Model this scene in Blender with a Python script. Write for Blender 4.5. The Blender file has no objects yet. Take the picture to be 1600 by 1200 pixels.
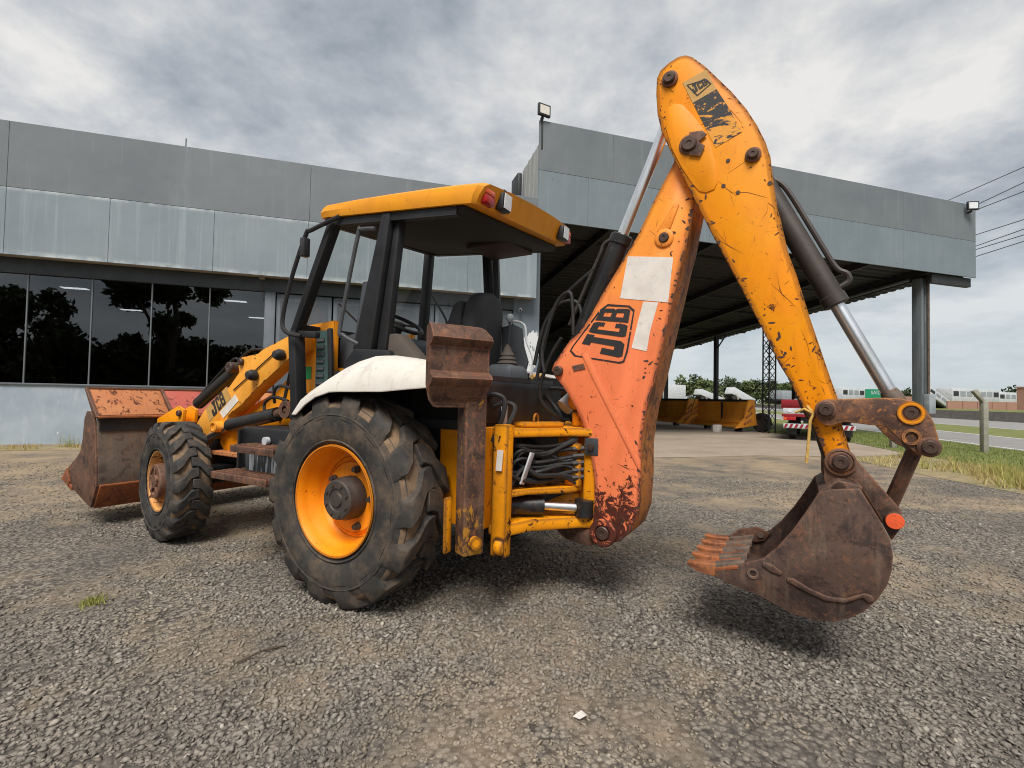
import bpy, bmesh, math, random
import numpy as np
from mathutils import Vector, Matrix, noise as mnoise
random.seed(7); rng = np.random.default_rng(11)
R_ = math.radians
SC = bpy.context.scene
COL = SC.collection

# ------------------------------------------------------------------ camera
YAW, PITCH, ROLL = R_(17.0885), R_(1.632), R_(1.138)
fwd = Vector((math.sin(YAW)*math.cos(PITCH), math.cos(YAW)*math.cos(PITCH), math.sin(PITCH)))
rgt = Vector((math.cos(YAW), -math.sin(YAW), 0)); upv = rgt.cross(fwd)
r2 = rgt*math.cos(ROLL)+upv*math.sin(ROLL); u2 = upv*math.cos(ROLL)-rgt*math.sin(ROLL)
cd = bpy.data.cameras.new('camera'); cam = bpy.data.objects.new('camera', cd); COL.objects.link(cam)
cd.sensor_fit = 'HORIZONTAL'; cd.sensor_width = 36.0; cd.lens = 36.0*770/1600
cd.clip_start = 0.05; cd.clip_end = 3000
cam.matrix_world = Matrix(((r2.x,u2.x,-fwd.x,0),(r2.y,u2.y,-fwd.y,0),(r2.z,u2.z,-fwd.z,1.28),(0,0,0,1)))
SC.camera = cam

# ------------------------------------------------------------------ light
SUN_EL, SUN_AZ = R_(55), R_(205)      # azimuth clockwise from +Y
SUN_W, SUN_ANGLE = 2.8, 26.0
SKY_K = .80
EXPOSURE = 0.6
sd = bpy.data.lights.new('sun', 'SUN'); sd.energy = SUN_W; sd.angle = R_(SUN_ANGLE); sd.color = (1.0, .965, .92)
so = bpy.data.objects.new('sun', sd); COL.objects.link(so)
sdir = Vector((math.sin(SUN_AZ)*math.cos(SUN_EL), math.cos(SUN_AZ)*math.cos(SUN_EL), math.sin(SUN_EL)))
so.rotation_euler = sdir.to_track_quat('Z', 'Y').to_euler()
SC.view_settings.view_transform = 'Standard'; SC.view_settings.look = 'None'
SC.view_settings.exposure = EXPOSURE; SC.view_settings.gamma = 1.0
SC.view_settings.use_curve_mapping = False
SC.cycles.filter_width = 1.05

W = bpy.data.worlds.new('World'); SC.world = W; W.use_nodes = True
def world_nodes():
    nt = W.node_tree; N = nt.nodes; L = nt.links; N.clear()
    out = N.new('ShaderNodeOutputWorld'); bg = N.new('ShaderNodeBackground'); bg.inputs['Strength'].default_value = .1
    L.new(bg.outputs[0], out.inputs[0])
    sky = N.new('ShaderNodeTexSky'); sky.sky_type = 'NISHITA'; sky.sun_disc = False
    sky.sun_elevation = SUN_EL; sky.sun_rotation = SUN_AZ
    tc = N.new('ShaderNodeTexCoord'); sep = N.new('ShaderNodeSeparateXYZ'); L.new(tc.outputs['Generated'], sep.inputs[0])
    def math_(op, a, b=None, clamp=False):
        n = N.new('ShaderNodeMath'); n.operation = op; n.use_clamp = clamp
        for i, v in enumerate((a, b)):
            if v is None: continue
            if isinstance(v, (int, float)): n.inputs[i].default_value = v
            else: L.new(v, n.inputs[i])
        return n.outputs[0]
    z = math_('MAXIMUM', sep.outputs[2], 0.0); zz = math_('ADD', z, .22)
    cx = math_('DIVIDE', sep.outputs[0], zz); cy = math_('DIVIDE', sep.outputs[1], zz)
    cmb = N.new('ShaderNodeCombineXYZ'); L.new(cx, cmb.inputs[0]); L.new(cy, cmb.inputs[1])
    def noise(scale, detail, rough, off, dist=0.0, sx=1.0):
        mp = N.new('ShaderNodeMapping'); mp.inputs['Location'].default_value = off; mp.inputs['Scale'].default_value = (sx, 1, 1)
        mp.inputs['Rotation'].default_value = (0, 0, .5)
        L.new(cmb.outputs[0], mp.inputs[0])
        n = N.new('ShaderNodeTexNoise'); n.inputs['Scale'].default_value = scale; n.inputs['Detail'].default_value = detail
        n.inputs['Roughness'].default_value = rough; n.inputs['Distortion'].default_value = dist
        L.new(mp.outputs[0], n.inputs['Vector']); return n.outputs['Fac']
    n1 = noise(1.05, 9, .56, (13.4, 1.1, 0), .12); n2 = noise(3.6, 9, .62, (7.3, 4.1, 2), .15)
    mixn = math_('ADD', math_('MULTIPLY', n1, .66), math_('MULTIPLY', n2, .34))
    cr = N.new('ShaderNodeValToRGB'); L.new(mixn, cr.inputs[0])
    e = cr.color_ramp; e.elements[0].position = .38; e.elements[0].color = (.235, .265, .305, 1)
    e.elements[1].position = .60; e.elements[1].color = (.72, .705, .68, 1)
    m = e.elements.new(.475); m.color = (.41, .435, .465, 1)
    # pale veil towards the horizon
    hz = N.new('ShaderNodeMapRange'); hz.inputs['From Min'].default_value = .30; hz.inputs['From Max'].default_value = .02
    L.new(sep.outputs[2], hz.inputs['Value'])
    mx = N.new('ShaderNodeMix'); mx.data_type = 'RGBA'; L.new(math_('MULTIPLY', hz.outputs[0], .92), mx.inputs['Factor'])
    L.new(cr.outputs[0], mx.inputs['A']); mx.inputs['B'].default_value = (.47, .53, .565, 1)
    sc = N.new('ShaderNodeVectorMath'); sc.operation = 'SCALE'; L.new(mx.outputs['Result'], sc.inputs[0]); sc.inputs['Scale'].default_value = 10*SKY_K
    m2 = N.new('ShaderNodeMix'); m2.data_type = 'RGBA'; m2.inputs['Factor'].default_value = .93
    L.new(sky.outputs[0], m2.inputs['A']); L.new(sc.outputs[0], m2.inputs['B'])
    L.new(m2.outputs['Result'], bg.inputs['Color'])
world_nodes()

# ------------------------------------------------------------------ materials
MAT = {}
def S(r, g, b):
    f = lambda c: (c/255/12.92) if c/255 <= .04045 else ((c/255+.055)/1.055)**2.4
    return (f(r), f(g), f(b), 1)
class NT:
    def __init__(s, name):
        s.m = bpy.data.materials.new(name); s.m.use_nodes = True; s.N = s.m.node_tree.nodes; s.L = s.m.node_tree.links
        s.b = s.N['Principled BSDF']; s.tc = s.N.new('ShaderNodeTexCoord'); MAT[name] = s.m
    def noise(s, scale, detail=5, rough=.6, dist=0, stretch=(1,1,1), off=(0,0,0), coord='Object', rot=(0,0,0)):
        mp = s.N.new('ShaderNodeMapping'); mp.inputs['Scale'].default_value = stretch; mp.inputs['Location'].default_value = off; mp.inputs['Rotation'].default_value = rot
        s.L.new(s.tc.outputs[coord], mp.inputs[0])
        n = s.N.new('ShaderNodeTexNoise'); n.inputs['Scale'].default_value = scale; n.inputs['Detail'].default_value = detail
        n.inputs['Roughness'].default_value = rough; n.inputs['Distortion'].default_value = dist
        s.L.new(mp.outputs[0], n.inputs['Vector']); return n.outputs['Fac']
    def vor(s, scale, stretch=(1,1,1), feat='F1', out='Distance'):
        mp = s.N.new('ShaderNodeMapping'); mp.inputs['Scale'].default_value = stretch; s.L.new(s.tc.outputs['Object'], mp.inputs[0])
        n = s.N.new('ShaderNodeTexVoronoi'); n.feature = feat; n.inputs['Scale'].default_value = scale
        s.L.new(mp.outputs[0], n.inputs['Vector']); return n.outputs[out]
    def rng(s, v, lo, hi, a=0., b=1.):
        n = s.N.new('ShaderNodeMapRange'); n.inputs['From Min'].default_value = lo; n.inputs['From Max'].default_value = hi
        n.inputs['To Min'].default_value = a; n.inputs['To Max'].default_value = b
        s.L.new(v, n.inputs['Value']); return n.outputs[0]
    def mth(s, op, a, b=None):
        n = s.N.new('ShaderNodeMath'); n.operation = op; n.use_clamp = op in ('ADD', 'SUBTRACT')
        for i, v in enumerate((a, b)):
            if v is None: continue
            if isinstance(v, (int, float)): n.inputs[i].default_value = v
            else: s.L.new(v, n.inputs[i])
        return n.outputs[0]
    def mix(s, f, a, b):
        n = s.N.new('ShaderNodeMix'); n.data_type = 'RGBA'
        for k, v in (('Factor', f), ('A', a), ('B', b)):
            if isinstance(v, (int, float)): n.inputs[k].default_value = v
            elif isinstance(v, tuple): n.inputs[k].default_value = v
            else: s.L.new(v, n.inputs[k])
        return n.outputs['Result']
    def edge(s, radius=.014):
        b = s.N.new('ShaderNodeBevel'); b.samples = 4; b.inputs['Radius'].default_value = radius
        g = s.N.new('ShaderNodeNewGeometry'); d = s.N.new('ShaderNodeVectorMath'); d.operation = 'DOT_PRODUCT'
        s.L.new(b.outputs[0], d.inputs[0]); s.L.new(g.outputs['Normal'], d.inputs[1])
        return s.rng(d.outputs['Value'], .9985, .90)
    def pos(s, axis):
        n = s.N.new('ShaderNodeSeparateXYZ'); s.L.new(s.tc.outputs['Object'], n.inputs[0]); return n.outputs[axis]
    def bump(s, h, strength=.3, dist=.01):
        n = s.N.new('ShaderNodeBump'); n.inputs['Strength'].default_value = strength; n.inputs['Distance'].default_value = dist
        s.L.new(h, n.inputs['Height']); s.L.new(n.outputs[0], s.b.inputs['Normal'])
    def fin(s, col, rough=.5, metal=0., spec=None):
        for k, v in (('Base Color', col), ('Roughness', rough), ('Metallic', metal)):
            if isinstance(v, (int, float, tuple)): s.b.inputs[k].default_value = v
            else: s.L.new(v, s.b.inputs[k])
        if spec is not None: s.b.inputs['Specular IOR Level'].default_value = spec
        return s.m

def simple(name, c1, c2=None, rough=.5, metal=0., scale=6, bump=0., c3=None, stretch=(1,1,1), spec=None):
    t = NT(name); c = c1
    if c2: c = t.mix(t.rng(t.noise(scale, 6, .65, stretch=stretch), .38, .66), c1, c2)
    if c3: c = t.mix(t.rng(t.noise(scale*3.1, 6, .7, stretch=stretch, off=(3, 1, 2)), .58, .68), c, c3)
    if bump: t.bump(t.noise(scale*9, 5), bump, .004)
    return t.fin(c, rough, metal, spec)

def paint(name, base, faded, rust, chip=.62, fade_lo=.4, fade_hi=.62, edge=.55, rough=.42, scale=2.2, dirt=None, chipscale=16, posfade=None, lowwear=None, erad=.014):
    t = NT(name)
    f = t.rng(t.noise(scale, 5, .6), fade_lo, fade_hi)
    if posfade: f = t.mth('ADD', t.mth('MULTIPLY', f, .35), t.rng(t.pos(2), *posfade))
    c = t.mix(f, base, faded)
    grime = t.rng(t.noise(6.5, 8, .72, off=(5, 2, 1), stretch=(1, 1, .6)), .5, .78, 0, .5)
    c = t.mix(grime, c, dirt or (base[0]*.62, base[1]*.55, base[2]*.5+.005, 1))
    n = t.noise(chipscale, 9, .72, .6, off=(9, 3, 1)); e = t.edge(erad)
    thr = n
    if lowwear:   # where the plate scrapes: more bare metal near the worn end
        thr = t.mth('ADD', n, t.rng(t.pos(2), lowwear[0], lowwear[1], 0., lowwear[2]))
    ch = t.rng(thr, chip, chip+.035)
    n2 = t.noise(chipscale*.6, 8, .7, .4, off=(2, 6, 3))
    ee = t.rng(t.mth('ADD', t.mth('MULTIPLY', e, .62), n2), .70+(1-edge)*.34, .725+(1-edge)*.34)
    k = t.mth('MAXIMUM', ch, ee)
    scr = t.rng(t.noise(7, 3, .5, 2.2, stretch=(1.6, 1, 9), off=(2, 2, 2), rot=(0, .9, 0)), .70, .72, 0, .6)
    scr = t.mth('MAXIMUM', scr, t.rng(t.noise(6, 3, .5, 2.5, stretch=(9, 1, 1.2), off=(5, 2, 8), rot=(0, .25, 0)), .71, .73, 0, .6))
    k = t.mth('MAXIMUM', k, scr)
    c = t.mix(t.rng(t.noise(75, 5, .7, off=(4, 4, 4)), .64, .70, 0, .55), c, (base[0]*.35, base[1]*.3, base[2]*.3+.01, 1))
    c = t.mix(t.rng(t.noise(3.5, 7, .7, .6, stretch=(2.6, 2.6, .4), off=(6, 6, 1)), .56, .72, 0, .4), c, (base[0]*.55, base[1]*.48, base[2]*.5+.01, 1))
    rr = t.mix(t.noise(30, 4), rust, (rust[0]*.45, rust[1]*.42, rust[2]*.42, 1))
    c = t.mix(k, c, rr)
    t.bump(t.mth('SUBTRACT', t.mth('MULTIPLY', t.noise(60, 4), .25), k), .25, .003)
    return t.fin(c, t.mth('ADD', t.mth('MULTIPLY', k, .35), t.rng(t.noise(5, 4), .3, .7, rough-.04, rough+.16)), 0., .28)

RUST = S(84, 54, 40)
paint('machine_yellow', S(238, 150, 10), S(230, 142, 20), RUST, chip=.66, edge=.7)
paint('dipper_yellow', S(240, 142, 2), S(236, 148, 8), S(84, 46, 24), chip=.63, edge=1.0, chipscale=20, lowwear=(2.1, .95, .07), erad=.05)
paint('boom_paint', S(246, 156, 46), S(242, 130, 84), S(92, 46, 34), chip=.63, edge=1.0, chipscale=18, posfade=(2.45, 1.35), lowwear=(.98, .50, .24), dirt=S(214, 112, 62), erad=.05)
paint('boom_trim', S(246, 152, 48), S(242, 131, 86), S(92, 46, 34), chip=.635, edge=.15, chipscale=18, posfade=(2.45, 1.35))
paint('dipper_trim', S(240, 144, 2), S(236, 146, 8), S(84, 46, 24), chip=.68, edge=.12, chipscale=18)
paint('frame_yellow', S(234, 150, 8), S(222, 140, 20), S(70, 46, 30), chip=.575, edge=1., chipscale=14, dirt=S(130, 86, 34), erad=.03)
paint('roof_yellow', S(228, 148, 14), S(218, 142, 30), S(120, 80, 40), chip=.75, edge=.1, rough=.5)
paint('arm_yellow', S(238, 164, 62), S(236, 156, 46), S(110, 66, 36), chip=.72, edge=.5)
paint('rim_orange', S(242, 140, 6), S(240, 150, 36), S(104, 58, 30), chip=.69, edge=.45)
paint('rim_faded', S(222, 164, 96), S(206, 140, 70), S(92, 58, 40), chip=.56, edge=.8)
paint('white_paint', S(206, 200, 190), S(214, 208, 198), S(110, 98, 86), chip=.66, edge=.25, dirt=S(176, 158, 138), rough=.6)
paint('orange_panel', S(186, 124, 80), S(176, 108, 68), S(104, 62, 46), chip=.545, edge=.9)
paint('red_panel', S(176, 88, 76), S(168, 94, 80), S(100, 62, 52), chip=.575, edge=.9)
paint('black_paint', S(28, 29, 31), S(40, 41, 44), S(66, 62, 58), chip=.74, edge=.5, rough=.5, dirt=S(52, 49, 45))
paint('grey_panel', S(72, 76, 80), S(86, 88, 90), S(60, 56, 52), chip=.74, edge=.3, dirt=S(74, 72, 68))
paint('header_orange', S(226, 150, 50), S(212, 134, 48), S(96, 60, 36), chip=.68, edge=.6)
def rustm(name, a, b, c, d, rough=.72, metal=.25):
    t = NT(name)
    col = t.mix(t.rng(t.noise(3.2, 7, .7), .36, .64), a, b)
    col = t.mix(t.rng(t.noise(11, 7, .75, .4, off=(4, 4, 4)), .54, .68), col, c)
    e = t.edge(.016); n = t.noise(22, 8, .7)
    col = t.mix(t.rng(t.noise(7, 8, .72, .8, off=(1, 7, 2)), .50, .60, 0, .8), col, d)
    col = t.mix(t.rng(t.noise(34, 8, .75, off=(8, 2, 2)), .56, .64, 0, .7), col, (c[0]*1.15, c[1]*1.1, c[2]*1.05, 1))
    col = t.mix(t.rng(t.noise(55, 6, .7, off=(3, 3, 9)), .55, .66, 0, .65), col, (d[0]*.8, d[1]*.8, d[2]*.8, 1))
    col = t.mix(t.rng(t.noise(5, 7, .7, stretch=(3, 3, .35), off=(3, 8, 1)), .54, .70, 0, .45), col, S(134, 116, 98))
    col = t.mix(t.mth('MULTIPLY', e, t.rng(n, .35, .6, 0, .7)), col, (min(1, c[0]*1.5), min(1, c[1]*1.55), min(1, c[2]*1.6), 1))
    t.bump(t.mth('ADD', n, t.mth('MULTIPLY', t.noise(90, 4), .5)), .32, .005)
    return t.fin(col, t.rng(n, .3, .7, rough-.16, rough+.12), metal, .4)
rustm('rust_brown', S(88, 66, 56), S(110, 80, 64), S(140, 92, 66), S(56, 44, 40))
def leg_rust():
    m = rustm('leg_rust', S(88, 66, 56), S(110, 80, 64), S(140, 92, 66), S(56, 44, 40)); t = NT.__new__(NT); t.m = m; t.N = m.node_tree.nodes; t.L = m.node_tree.links; t.b = t.N['Principled BSDF']; t.tc = t.N.new('ShaderNodeTexCoord')
    src = t.b.inputs['Base Color'].links[0].from_socket
    k = t.rng(t.mth('ADD', t.noise(20, 8, .7, .5, stretch=(1, 1, .5)), t.rng(t.pos(2), .86, .46, 0, .13)), .61, .66, 0, .7)
    t.L.new(t.mix(k, src, S(206, 146, 40)), t.b.inputs['Base Color'])
leg_rust()
rustm('rust_bucket', S(78, 61, 54), S(96, 74, 63), S(122, 84, 64), S(52, 41, 38))
rustm('rust_grey', S(96, 86, 78), S(112, 98, 86), S(122, 88, 66), S(70, 58, 50))
rustm('rust_orange', S(146, 82, 46), S(130, 76, 48), S(172, 98, 52), S(86, 54, 40))
rustm('rust_link', S(104, 74, 60), S(122, 86, 66), S(180, 118, 56), S(70, 52, 46))
rustm('worn_edge', S(206, 130, 58), S(184, 108, 56), S(120, 78, 52), S(72, 52, 44))
rustm('bright_tooth', S(160, 96, 56), S(138, 82, 52), S(178, 112, 66), S(96, 62, 46))
simple('black_rod', S(26, 26, 28), S(38, 37, 36), .38, .0, 8, .1, c3=S(70, 62, 54))
simple('dark_rod', S(54, 47, 43), S(68, 59, 53), .55, .1, 6, .1, c3=S(42, 37, 35))
simple('black_plastic', S(30, 30, 32), S(42, 42, 44), .5, 0, 9, .05)
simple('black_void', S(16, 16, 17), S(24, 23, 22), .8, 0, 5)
simple('rubber_hose', S(22, 22, 23), S(36, 34, 32), .6, 0, 20)
simple('cushion', S(48, 48, 50), S(60, 59, 60), .75, 0, 5, .15)
simple('brown_cloth', S(82, 72, 64), S(70, 62, 56), .8, 0, 8, .1)
simple('pin_steel', S(72, 58, 52), S(92, 72, 60), .5, .5, 14, .15, c3=S(50, 40, 38))
simple('hub_black', S(58, 54, 52), S(76, 66, 58), .55, .1, 18, .3, c3=S(96, 78, 64))
simple('decal_black', S(34, 32, 32), S(46, 42, 40), .6, 0, 12)
simple('decal_tan', S(196, 152, 84), S(186, 142, 72), .6, 0, 10)
simple('decal_white', S(226, 218, 208), S(208, 200, 190), .7, 0, 8, c3=S(186, 176, 164))
simple('orange_cap', S(236, 92, 40), S(216, 84, 40), .7, 0, 40, .2, c3=S(120, 60, 40))
simple('lens_red', S(176, 34, 34), S(150, 30, 34), .25, 0, 9)
simple('lens_orange', S(214, 92, 50), None, .25)
simple('lens_white', S(226, 228, 230), S(200, 204, 206), .2, 0, 30)
simple('green_sticker', S(30, 150, 80), None, .6)
simple('wood_handle', S(206, 160, 90), None, .6)
simple('rope', S(206, 170, 92), S(180, 140, 70), .9, 0, 30, .3)
t = NT('chrome'); t.fin(t.mix(t.rng(t.noise(14, 4, stretch=(1, 1, .2)), .4, .7), S(236, 238, 240), S(212, 212, 210)), .34, 1.)
t = NT('tyre_rubber')
c = t.mix(t.rng(t.noise(4, 6, .7), .4, .65), S(48, 47, 46), S(68, 64, 60))
c = t.mix(t.rng(t.noise(7, 7, .7, off=(3, 3, 3)), .46, .68, 0, .75), c, S(106, 90, 74))
c = t.mix(t.rng(t.noise(19, 6, .7, off=(6, 1, 3)), .62, .7, 0, .6), c, S(36, 35, 35))
t.bump(t.noise(42, 6), .3, .006); t.fin(c, .78, 0., .3)
t = NT('tyre_groove')
c = t.mix(t.rng(t.noise(6, 6, .7), .4, .62), S(134, 110, 86), S(86, 74, 64)); t.bump(t.noise(42, 6), .3, .006); t.fin(c, .85, 0., .2)
t = NT('tyre_dark')
c = t.mix(t.rng(t.noise(4, 6, .7), .4, .65), S(46, 46, 46), S(62, 60, 58))
c = t.mix(t.rng(t.noise(9, 7, .7, off=(3, 3, 3)), .46, .70, 0, .7), c, S(98, 86, 74))
t.bump(t.noise(42, 6), .3, .006); t.fin(c, .75, 0., .3)

# walls, cladding, ground
t = NT('fascia_upper'); t.bump(t.noise(.9, 3, .5, stretch=(1, 1, .6)), .35, .12)
c = t.mix(t.rng(t.noise(.5, 5, .6), .35, .65), S(104, 110, 114), S(114, 119, 122))
c = t.mix(t.rng(t.noise(1.6, 6, .7, stretch=(3, 1, .16), off=(2, 0, 0)), .55, .75, 0, .45), c, S(134, 140, 142)); t.fin(c, .55, 0., .4)
t = NT('fascia_lower'); t.bump(t.noise(.9, 3, .5, stretch=(1, 1, .6)), .35, .12)
c = t.mix(t.rng(t.noise(.6, 5, .6), .35, .65), S(122, 133, 139), S(132, 142, 147))
c = t.mix(t.rng(t.noise(1.7, 7, .75, stretch=(3.2, 1, .10), off=(7, 0, 0)), .52, .74, 0, .6), c, S(164, 172, 176))
c = t.mix(t.rng(t.noise(2.4, 7, .75, stretch=(3.2, 1, .14), off=(1, 0, 3)), .58, .76, 0, .5), c, S(108, 116, 120))
bl = t.mth('MULTIPLY', t.mth('MAXIMUM', t.rng(t.pos(2), 5.50, 5.58), t.rng(t.pos(2), 4.26, 4.15)), t.rng(t.noise(2.2, 6, .7, off=(4, 0, 0)), .42, .62, 0, .8)); c = t.mix(bl, c, S(196, 202, 204)); t.fin(c, .55, 0., .4)
t = NT('canopy_fascia'); t.bump(t.noise(.9, 3, .5, stretch=(1, 1, .6)), .35, .12)
c = t.mix(t.rng(t.noise(.6, 5, .6), .35, .65), S(112, 122, 128), S(120, 129, 134))
c = t.mix(t.rng(t.noise(1.7, 7, .75, stretch=(3.2, 1, .10), off=(7, 0, 0)), .54, .76, 0, .45), c, S(148, 156, 160))
c = t.mix(t.rng(t.vor(2.1), .045, .03), c, S(78, 82, 86)); t.fin(c, .55, 0., .4)
t = NT('base_wall')
c = t.mix(t.rng(t.noise(1.3, 6, .65), .35, .65), S(142, 154, 164), S(160, 170, 178))
c = t.mix(t.rng(t.noise(3.2, 7, .75, stretch=(2, 1, .4), off=(7, 0, 0)), .55, .72, 0, .6), c, S(184, 190, 194))
c = t.mix(t.rng(t.vor(3.4), .05, .035), c, S(232, 234, 236)); t.bump(t.noise(30, 5), .1, .01); t.fin(c, .75)
t = NT('peeling_wall')
c = t.mix(t.rng(t.mth('SUBTRACT', t.noise(1.7, 5, .6, .3, stretch=(1.6, 1, .5)), t.rng(t.pos(2), 3.0, 3.7, 0, .3)), .45, .465), S(98, 108, 116), S(206, 208, 208)); t.bump(t.noise(20, 5), .15, .01); t.fin(c, .75)
simple('soffit_brown', S(160, 146, 128), S(140, 128, 114), .8, 0, 2)
simple('dark_metal', S(52, 56, 60), S(66, 70, 74), .5, .1, 3)
simple('frame_grey', S(92, 98, 104), S(104, 110, 116), .5, .1, 3)
simple('mullion', S(120, 124, 126), None, .4, .4)
simple('door_grey', S(84, 90, 96), S(92, 98, 104), .35, 0, 2)
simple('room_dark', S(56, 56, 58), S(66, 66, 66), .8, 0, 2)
simple('cladding', S(176, 176, 170), S(150, 150, 146), .6, .2, 3, 0, stretch=(1, 4, .3))
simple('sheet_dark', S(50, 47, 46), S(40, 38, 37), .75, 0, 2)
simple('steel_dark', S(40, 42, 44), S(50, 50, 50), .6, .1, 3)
simple('steel_grey', S(104, 112, 116), S(126, 132, 134), .5, .3, 3, 0, stretch=(4, 4, .3), c3=S(150, 152, 150))
simple('concrete_post', S(150, 146, 132), S(128, 126, 114), .9, 0, 5, .2)
simple('block_white', S(206, 200, 192), S(184, 176, 166), .9, 0, 5, .2)
simple('truck_red', S(150, 30, 40), S(124, 28, 34), .4, 0, 3)
simple('truck_white', S(198, 200, 202), S(176, 178, 180), .45, 0, 3)
simple('truck_grey', S(150, 156, 160), S(130, 136, 140), .55, 0, 3)
simple('brick_red', S(152, 112, 96), S(166, 128, 110), .9, 0, 9)
simple('barrier_concrete', S(112, 106, 100), S(96, 92, 86), .9, 0, 2, .1)
simple('sign_green', S(20, 130, 90), None, .5)
simple('wire', S(70, 74, 80), None, .6)
t = NT('lamp_panel'); t.b.inputs['Emission Color'].default_value = (.92, 1, .96, 1); t.b.inputs['Emission Strength'].default_value = 9.0
def glassm(name, tint, ior, rough=0.0):
    m = bpy.data.materials.new(name); m.use_nodes = True; N = m.node_tree.nodes; L = m.node_tree.links
    N.remove(N['Principled BSDF']); o = N['Material Output']
    fr = N.new('ShaderNodeFresnel'); fr.inputs['IOR'].default_value = ior
    tr = N.new('ShaderNodeBsdfTransparent'); tr.inputs[0].default_value = tint
    gl = N.new('ShaderNodeBsdfGlossy'); gl.inputs['Roughness'].default_value = rough; gl.inputs['Color'].default_value = (1, 1, 1, 1)
    mx = N.new('ShaderNodeMixShader'); L.new(fr.outputs[0], mx.inputs[0]); L.new(tr.outputs[0], mx.inputs[1]); L.new(gl.outputs[0], mx.inputs[2])
    L.new(mx.outputs[0], o.inputs[0]); MAT[name] = m
glassm('window_glass', (.22, .22, .23, 1), 1.9)
simple('strip_glass', S(70, 92, 88), S(58, 76, 74), .25, 0, 5)
glassm('cab_glass', (.86, .88, .87, 1), 1.35)
t = NT('gravel')
c = t.mix(t.rng(t.vor(42, out='Color'), .1, .9), S(98, 91, 83), S(162, 152, 138))
d = t.vor(42)
c = t.mix(t.rng(d, .35, .75), c, S(60, 55, 50))
fine = t.noise(70, 4, .6)
c = t.mix(t.rng(fine, .45, .62, 0, .6), c, S(92, 86, 80))
earth = t.rng(t.mth('ADD', t.mth('ADD', t.mth('MULTIPLY', t.noise(.55, 5, .6, off=(2.2, 5, 0)), .6), t.mth('MULTIPLY', t.noise(2.6, 6, .65, off=(1, 1, 0)), .4)), t.rng(t.pos(1), 3.5, 9.5, 0, .12)), .50, .64, 0, .9)
c = t.mix(earth, c, t.mix(fine, S(132, 116, 95), S(170, 150, 122)))
c = t.mix(t.rng(t.noise(.9, 5, .6, off=(8, 3, 0)), .42, .66, 0, .5), c, S(84, 80, 76))
t.bump(t.mth('SUBTRACT', t.mth('MULTIPLY', t.noise(90, 3), .4), d), .9, .012); t.fin(c, .92, 0, .2)
t = NT('stone'); a = t.N.new('ShaderNodeAttribute'); a.attribute_name = 'tone'
du = t.N.new('ShaderNodeAttribute'); du.attribute_name = 'dust'
c = t.mix(a.outputs['Fac'], S(90, 85, 79), S(186, 177, 164)); c = t.mix(du.outputs['Fac'], c, S(160, 145, 122)); c = t.mix(t.rng(t.noise(40, 3), .4, .7, 0, .35), c, S(122, 110, 96))
c = t.mix(t.rng(t.mth('ADD', t.mth('ADD', t.mth('MULTIPLY', t.noise(.55, 5, .6, off=(2.2, 5, 0)), .6), t.mth('MULTIPLY', t.noise(2.6, 6, .65, off=(1, 1, 0)), .4)), t.rng(t.pos(1), 3.5, 9.5, 0, .12)), .49, .63, 0, .5), c, S(150, 136, 114)); c = t.mix(t.rng(t.noise(.9, 5, .6, off=(8, 3, 0)), .42, .66, 0, .45), c, S(76, 73, 70)); t.fin(c, .85, 0, .25)
t = NT('concrete')
c = t.mix(t.rng(t.noise(.5, 6, .65, stretch=(1, 1.6, 1)), .35, .66), S(138, 124, 108), S(160, 146, 128))
c = t.mix(t.rng(t.noise(2.4, 7, .7, off=(3, 1, 0)), .55, .75, 0, .5), c, S(112, 100, 88)); t.bump(t.noise(30, 5), .1, .01); t.fin(c, .85)
t = NT('asphalt'); c = t.mix(t.rng(t.noise(1.2, 6, .6), .35, .65), S(122, 120, 118), S(138, 136, 132)); t.fin(c, .9)
simple('road_paint', S(206, 204, 194), S(180, 178, 168), .8, 0, 1)
t = NT('turf'); c = t.mix(t.rng(t.noise(.8, 6, .65), .38, .64), S(102, 112, 66), S(128, 126, 82)); c = t.mix(t.rng(t.noise(9, 5), .5, .7), c, S(84, 96, 54)); t.bump(t.noise(20, 4), .5, .05); t.fin(c, .95, 0, .1)
t = NT('dry_ground'); c = t.mix(t.rng(t.noise(1.2, 6, .65), .38, .64), S(152, 136, 108), S(134, 126, 90)); c = t.mix(t.rng(t.noise(4, 6), .5, .7), c, S(108, 98, 80)); t.bump(t.noise(20, 4), .6, .04); t.fin(c, .95, 0, .1)
def leafm(name, a, b):
    t = NT(name); at = t.N.new('ShaderNodeAttribute'); at.attribute_name = 'tone'
    t.fin(t.mix(at.outputs['Fac'], a, b), .7, 0, .2)
leafm('leaf_green', S(66, 78, 48), S(112, 122, 78)); leafm('leaf_dark', S(48, 58, 40), S(84, 94, 64)); leafm('grass_green', S(82, 100, 46), S(136, 144, 80)); leafm('grass_dry', S(150, 132, 84), S(196, 178, 118))
leafm('weed_green', S(116, 122, 60), S(172, 166, 94))
simple('bark', S(90, 76, 62), S(70, 60, 50), .9, 0, 6, .3)

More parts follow.
